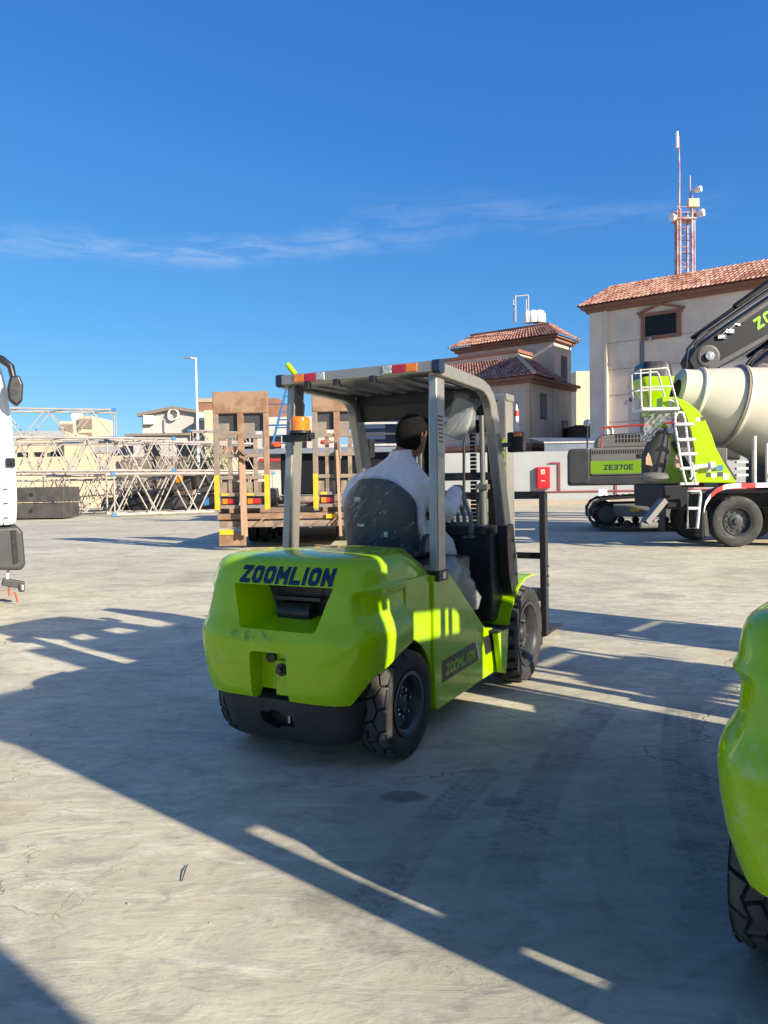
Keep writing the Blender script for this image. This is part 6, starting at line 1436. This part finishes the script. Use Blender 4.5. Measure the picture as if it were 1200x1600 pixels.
t = MB(); t.tube([(-.12, .08, .24), (-.13, .06, .12), (-.06, .05, .16), (-.03, .05, .03)], .012, 6); MT['ribbon'] = mat('red_strap', (.45, .06, .03), .7); t.build('red_strap', MT['ribbon'], WT)
for x in (-1.35, ):
    for y in (.18, 2.25): truck_wheel(WT, tm, x, y, .545, .545, -1 if y < 1 else 1)
MB().box(-8.5, -.6, .75, 1.7, .62, .92).build('chassis', 'exdark', WT)
for y in (.18, 2.25): truck_wheel(WT, tm, -6.2, y, .545, .545, -1 if y < 1 else 1)
MB().box(-8.5, -2.5, .0, 2.45, .95, 1.25).build('load_bed', 'exgrey', WT, bevel=.03)
# twig on the concrete
t = MB(); t.tube([(-.775, 2.90, .006), (-.772, 2.85, .010), (-.765, 2.78, .006)], [.0018, .0026, .0018], 6); tag(t.build('twig', 'black', smooth=50), 'thin dark twig lying on the sunlit concrete in the foreground', 'twig')
# a few pebbles and chips of concrete
MT['pebble'] = mat('pebble', (.35, .32, .27), .9, noise=.3); rnd = random.Random(11); t = MB()
for i in range(150):
    x = rnd.uniform(-3.5, 3); y = rnd.uniform(1.9, 12); r = rnd.uniform(.003, .008); t.lathe([(0, 0), (r, r*.2), (r*.8, r*.8), (0, r)], (x, y, 0), (rnd.uniform(-.3, .3), rnd.uniform(-.3, .3), 1), 6)
tag(t.build('grit', 'pebble'), 'scattered grit and tiny stones on the concrete', 'grit', kind='stuff')
# ------------------------------------------------------------------ the rest of the row, mostly outside the picture, and added light blockers
def fl_copy(x, y, yaw, label, skip=()):
    c = copy_tree(FK, skip=skip); c.location = (x, y, 0); c.rotation_euler = (0, 0, radians(90-yaw)); tag(c, label, 'forklift'); return c
LL = ('front_lamp', 'lamp_stalk', 'side_marker')
NB = fl_copy(1.507, 1.994, 39, 'lime green forklift cut off by the right edge, only its rear corner and tyre showing', LL)
fl_copy(4.65, 5.64, 131, 'lime green forklift standing outside the right edge, its back to the mixer truck', LL)
fl_copy(6.28, 1.96, 311, 'lime green forklift standing outside the right edge, fork mast towards the yard', LL)
def blocker_box(name, n0, n1, m0, m1, h, slits, label, cat, m):
    """plain cabin added out of view to shade the yard, square to the light; n runs across it, m away from the sun"""
    R = empty(name); c = Vector((.656*(n0+n1)/2-.755*(m0+m1)/2, .755*(n0+n1)/2+.656*(m0+m1)/2, 0)); R.location = c; R.rotation_euler = (0, 0, atan2(.755, .656))
    a, b = (n1-n0)/2, (m1-m0)/2; mid = (n0+n1)/2
    for s in (-1, 1):
        w = MB(); y0, y1 = (b-.04, b) if s > 0 else (-b, -b+.04)
        dz = (b*2-.0)*tan(SUN_EL)*(.5 if s < 0 else -.5)
        if slits:
            p, q = slits[0][0]-mid, slits[0][1]-mid; w.box(-a, p, y0, y1, 0, h); w.box(q, a, y0, y1, 0, h); zz = 0
            for sl_ in slits: w.box(p, q, y0, y1, zz, sl_[2]+dz); zz = sl_[3]+dz
            w.box(p, q, y0, y1, zz, h)
        else: w.box(-a, a, y0, y1, 0, h)
        w.build('wall', m, R)
    for s in (-1, 1):
        w = MB(); x0, x1 = (a-.04, a) if s > 0 else (-a, -a+.04); w.box(x0, x1, -b+.0405, b-.0405, 0, h); w.build('wall', m, R)
    w = MB(); w.box(-a-.03, a+.03, -b-.03, b+.03, h+.001, h+.06); w.build('roof', m, R, bevel=.01)
    return tag(R, label, cat)
cream = mat('blocker_panel', (.50, .48, .43), .6, noise=.08, nscale=2)
SC = blocker_box('slit_blocker', 1.88, 2.86, -1.6, -.6, 2.72, [(2.015, 2.085, .90, 1.05), (2.015, 2.085, 1.16, 1.64)], 'added unseen narrow cabin standing outside the right edge behind the cut off forklift', 'blocker', cream)  # added unseen box; its slits shape light streaks on the ground
blocker_box('low_occluder', -.5, .97, -3.0, -2.0, 2.15, [], 'added unseen low locker standing behind the photographer', 'occluder', cream)  # added unseen box that shades the near left ground

w = MB(); w.box(.70, .92, .44, .50, 2.30, 3.40); w.box(.92, 1.10, .44, .50, 2.30, 2.72); w.box(1.10, 2.35, .44, .50, 2.30, 3.40); w.build('upper_blocker', cream, SC)  # added unseen panel to shade the driver; notch lights the left post
w = MB(); w.box(.70, 1.80, .44, .50, 0, 2.02); w.build('lower_blocker', cream, SC)  # added unseen panel to shade the lower forklift side
for x, q in ((.70, .14), (1.15, .07), (1.26, .06), (1.55, .25)): w = MB(); w.box(x, x+q, .45, .49, 2.021, 2.299); w.build('post', cream, SC)  # added bars that split the sun patches
w = MB(); w.box(2.27, 2.33, .45, .49, 0, 2.299); w.build('post', 'darksteel', SC)  # added upright carrying the unseen panel
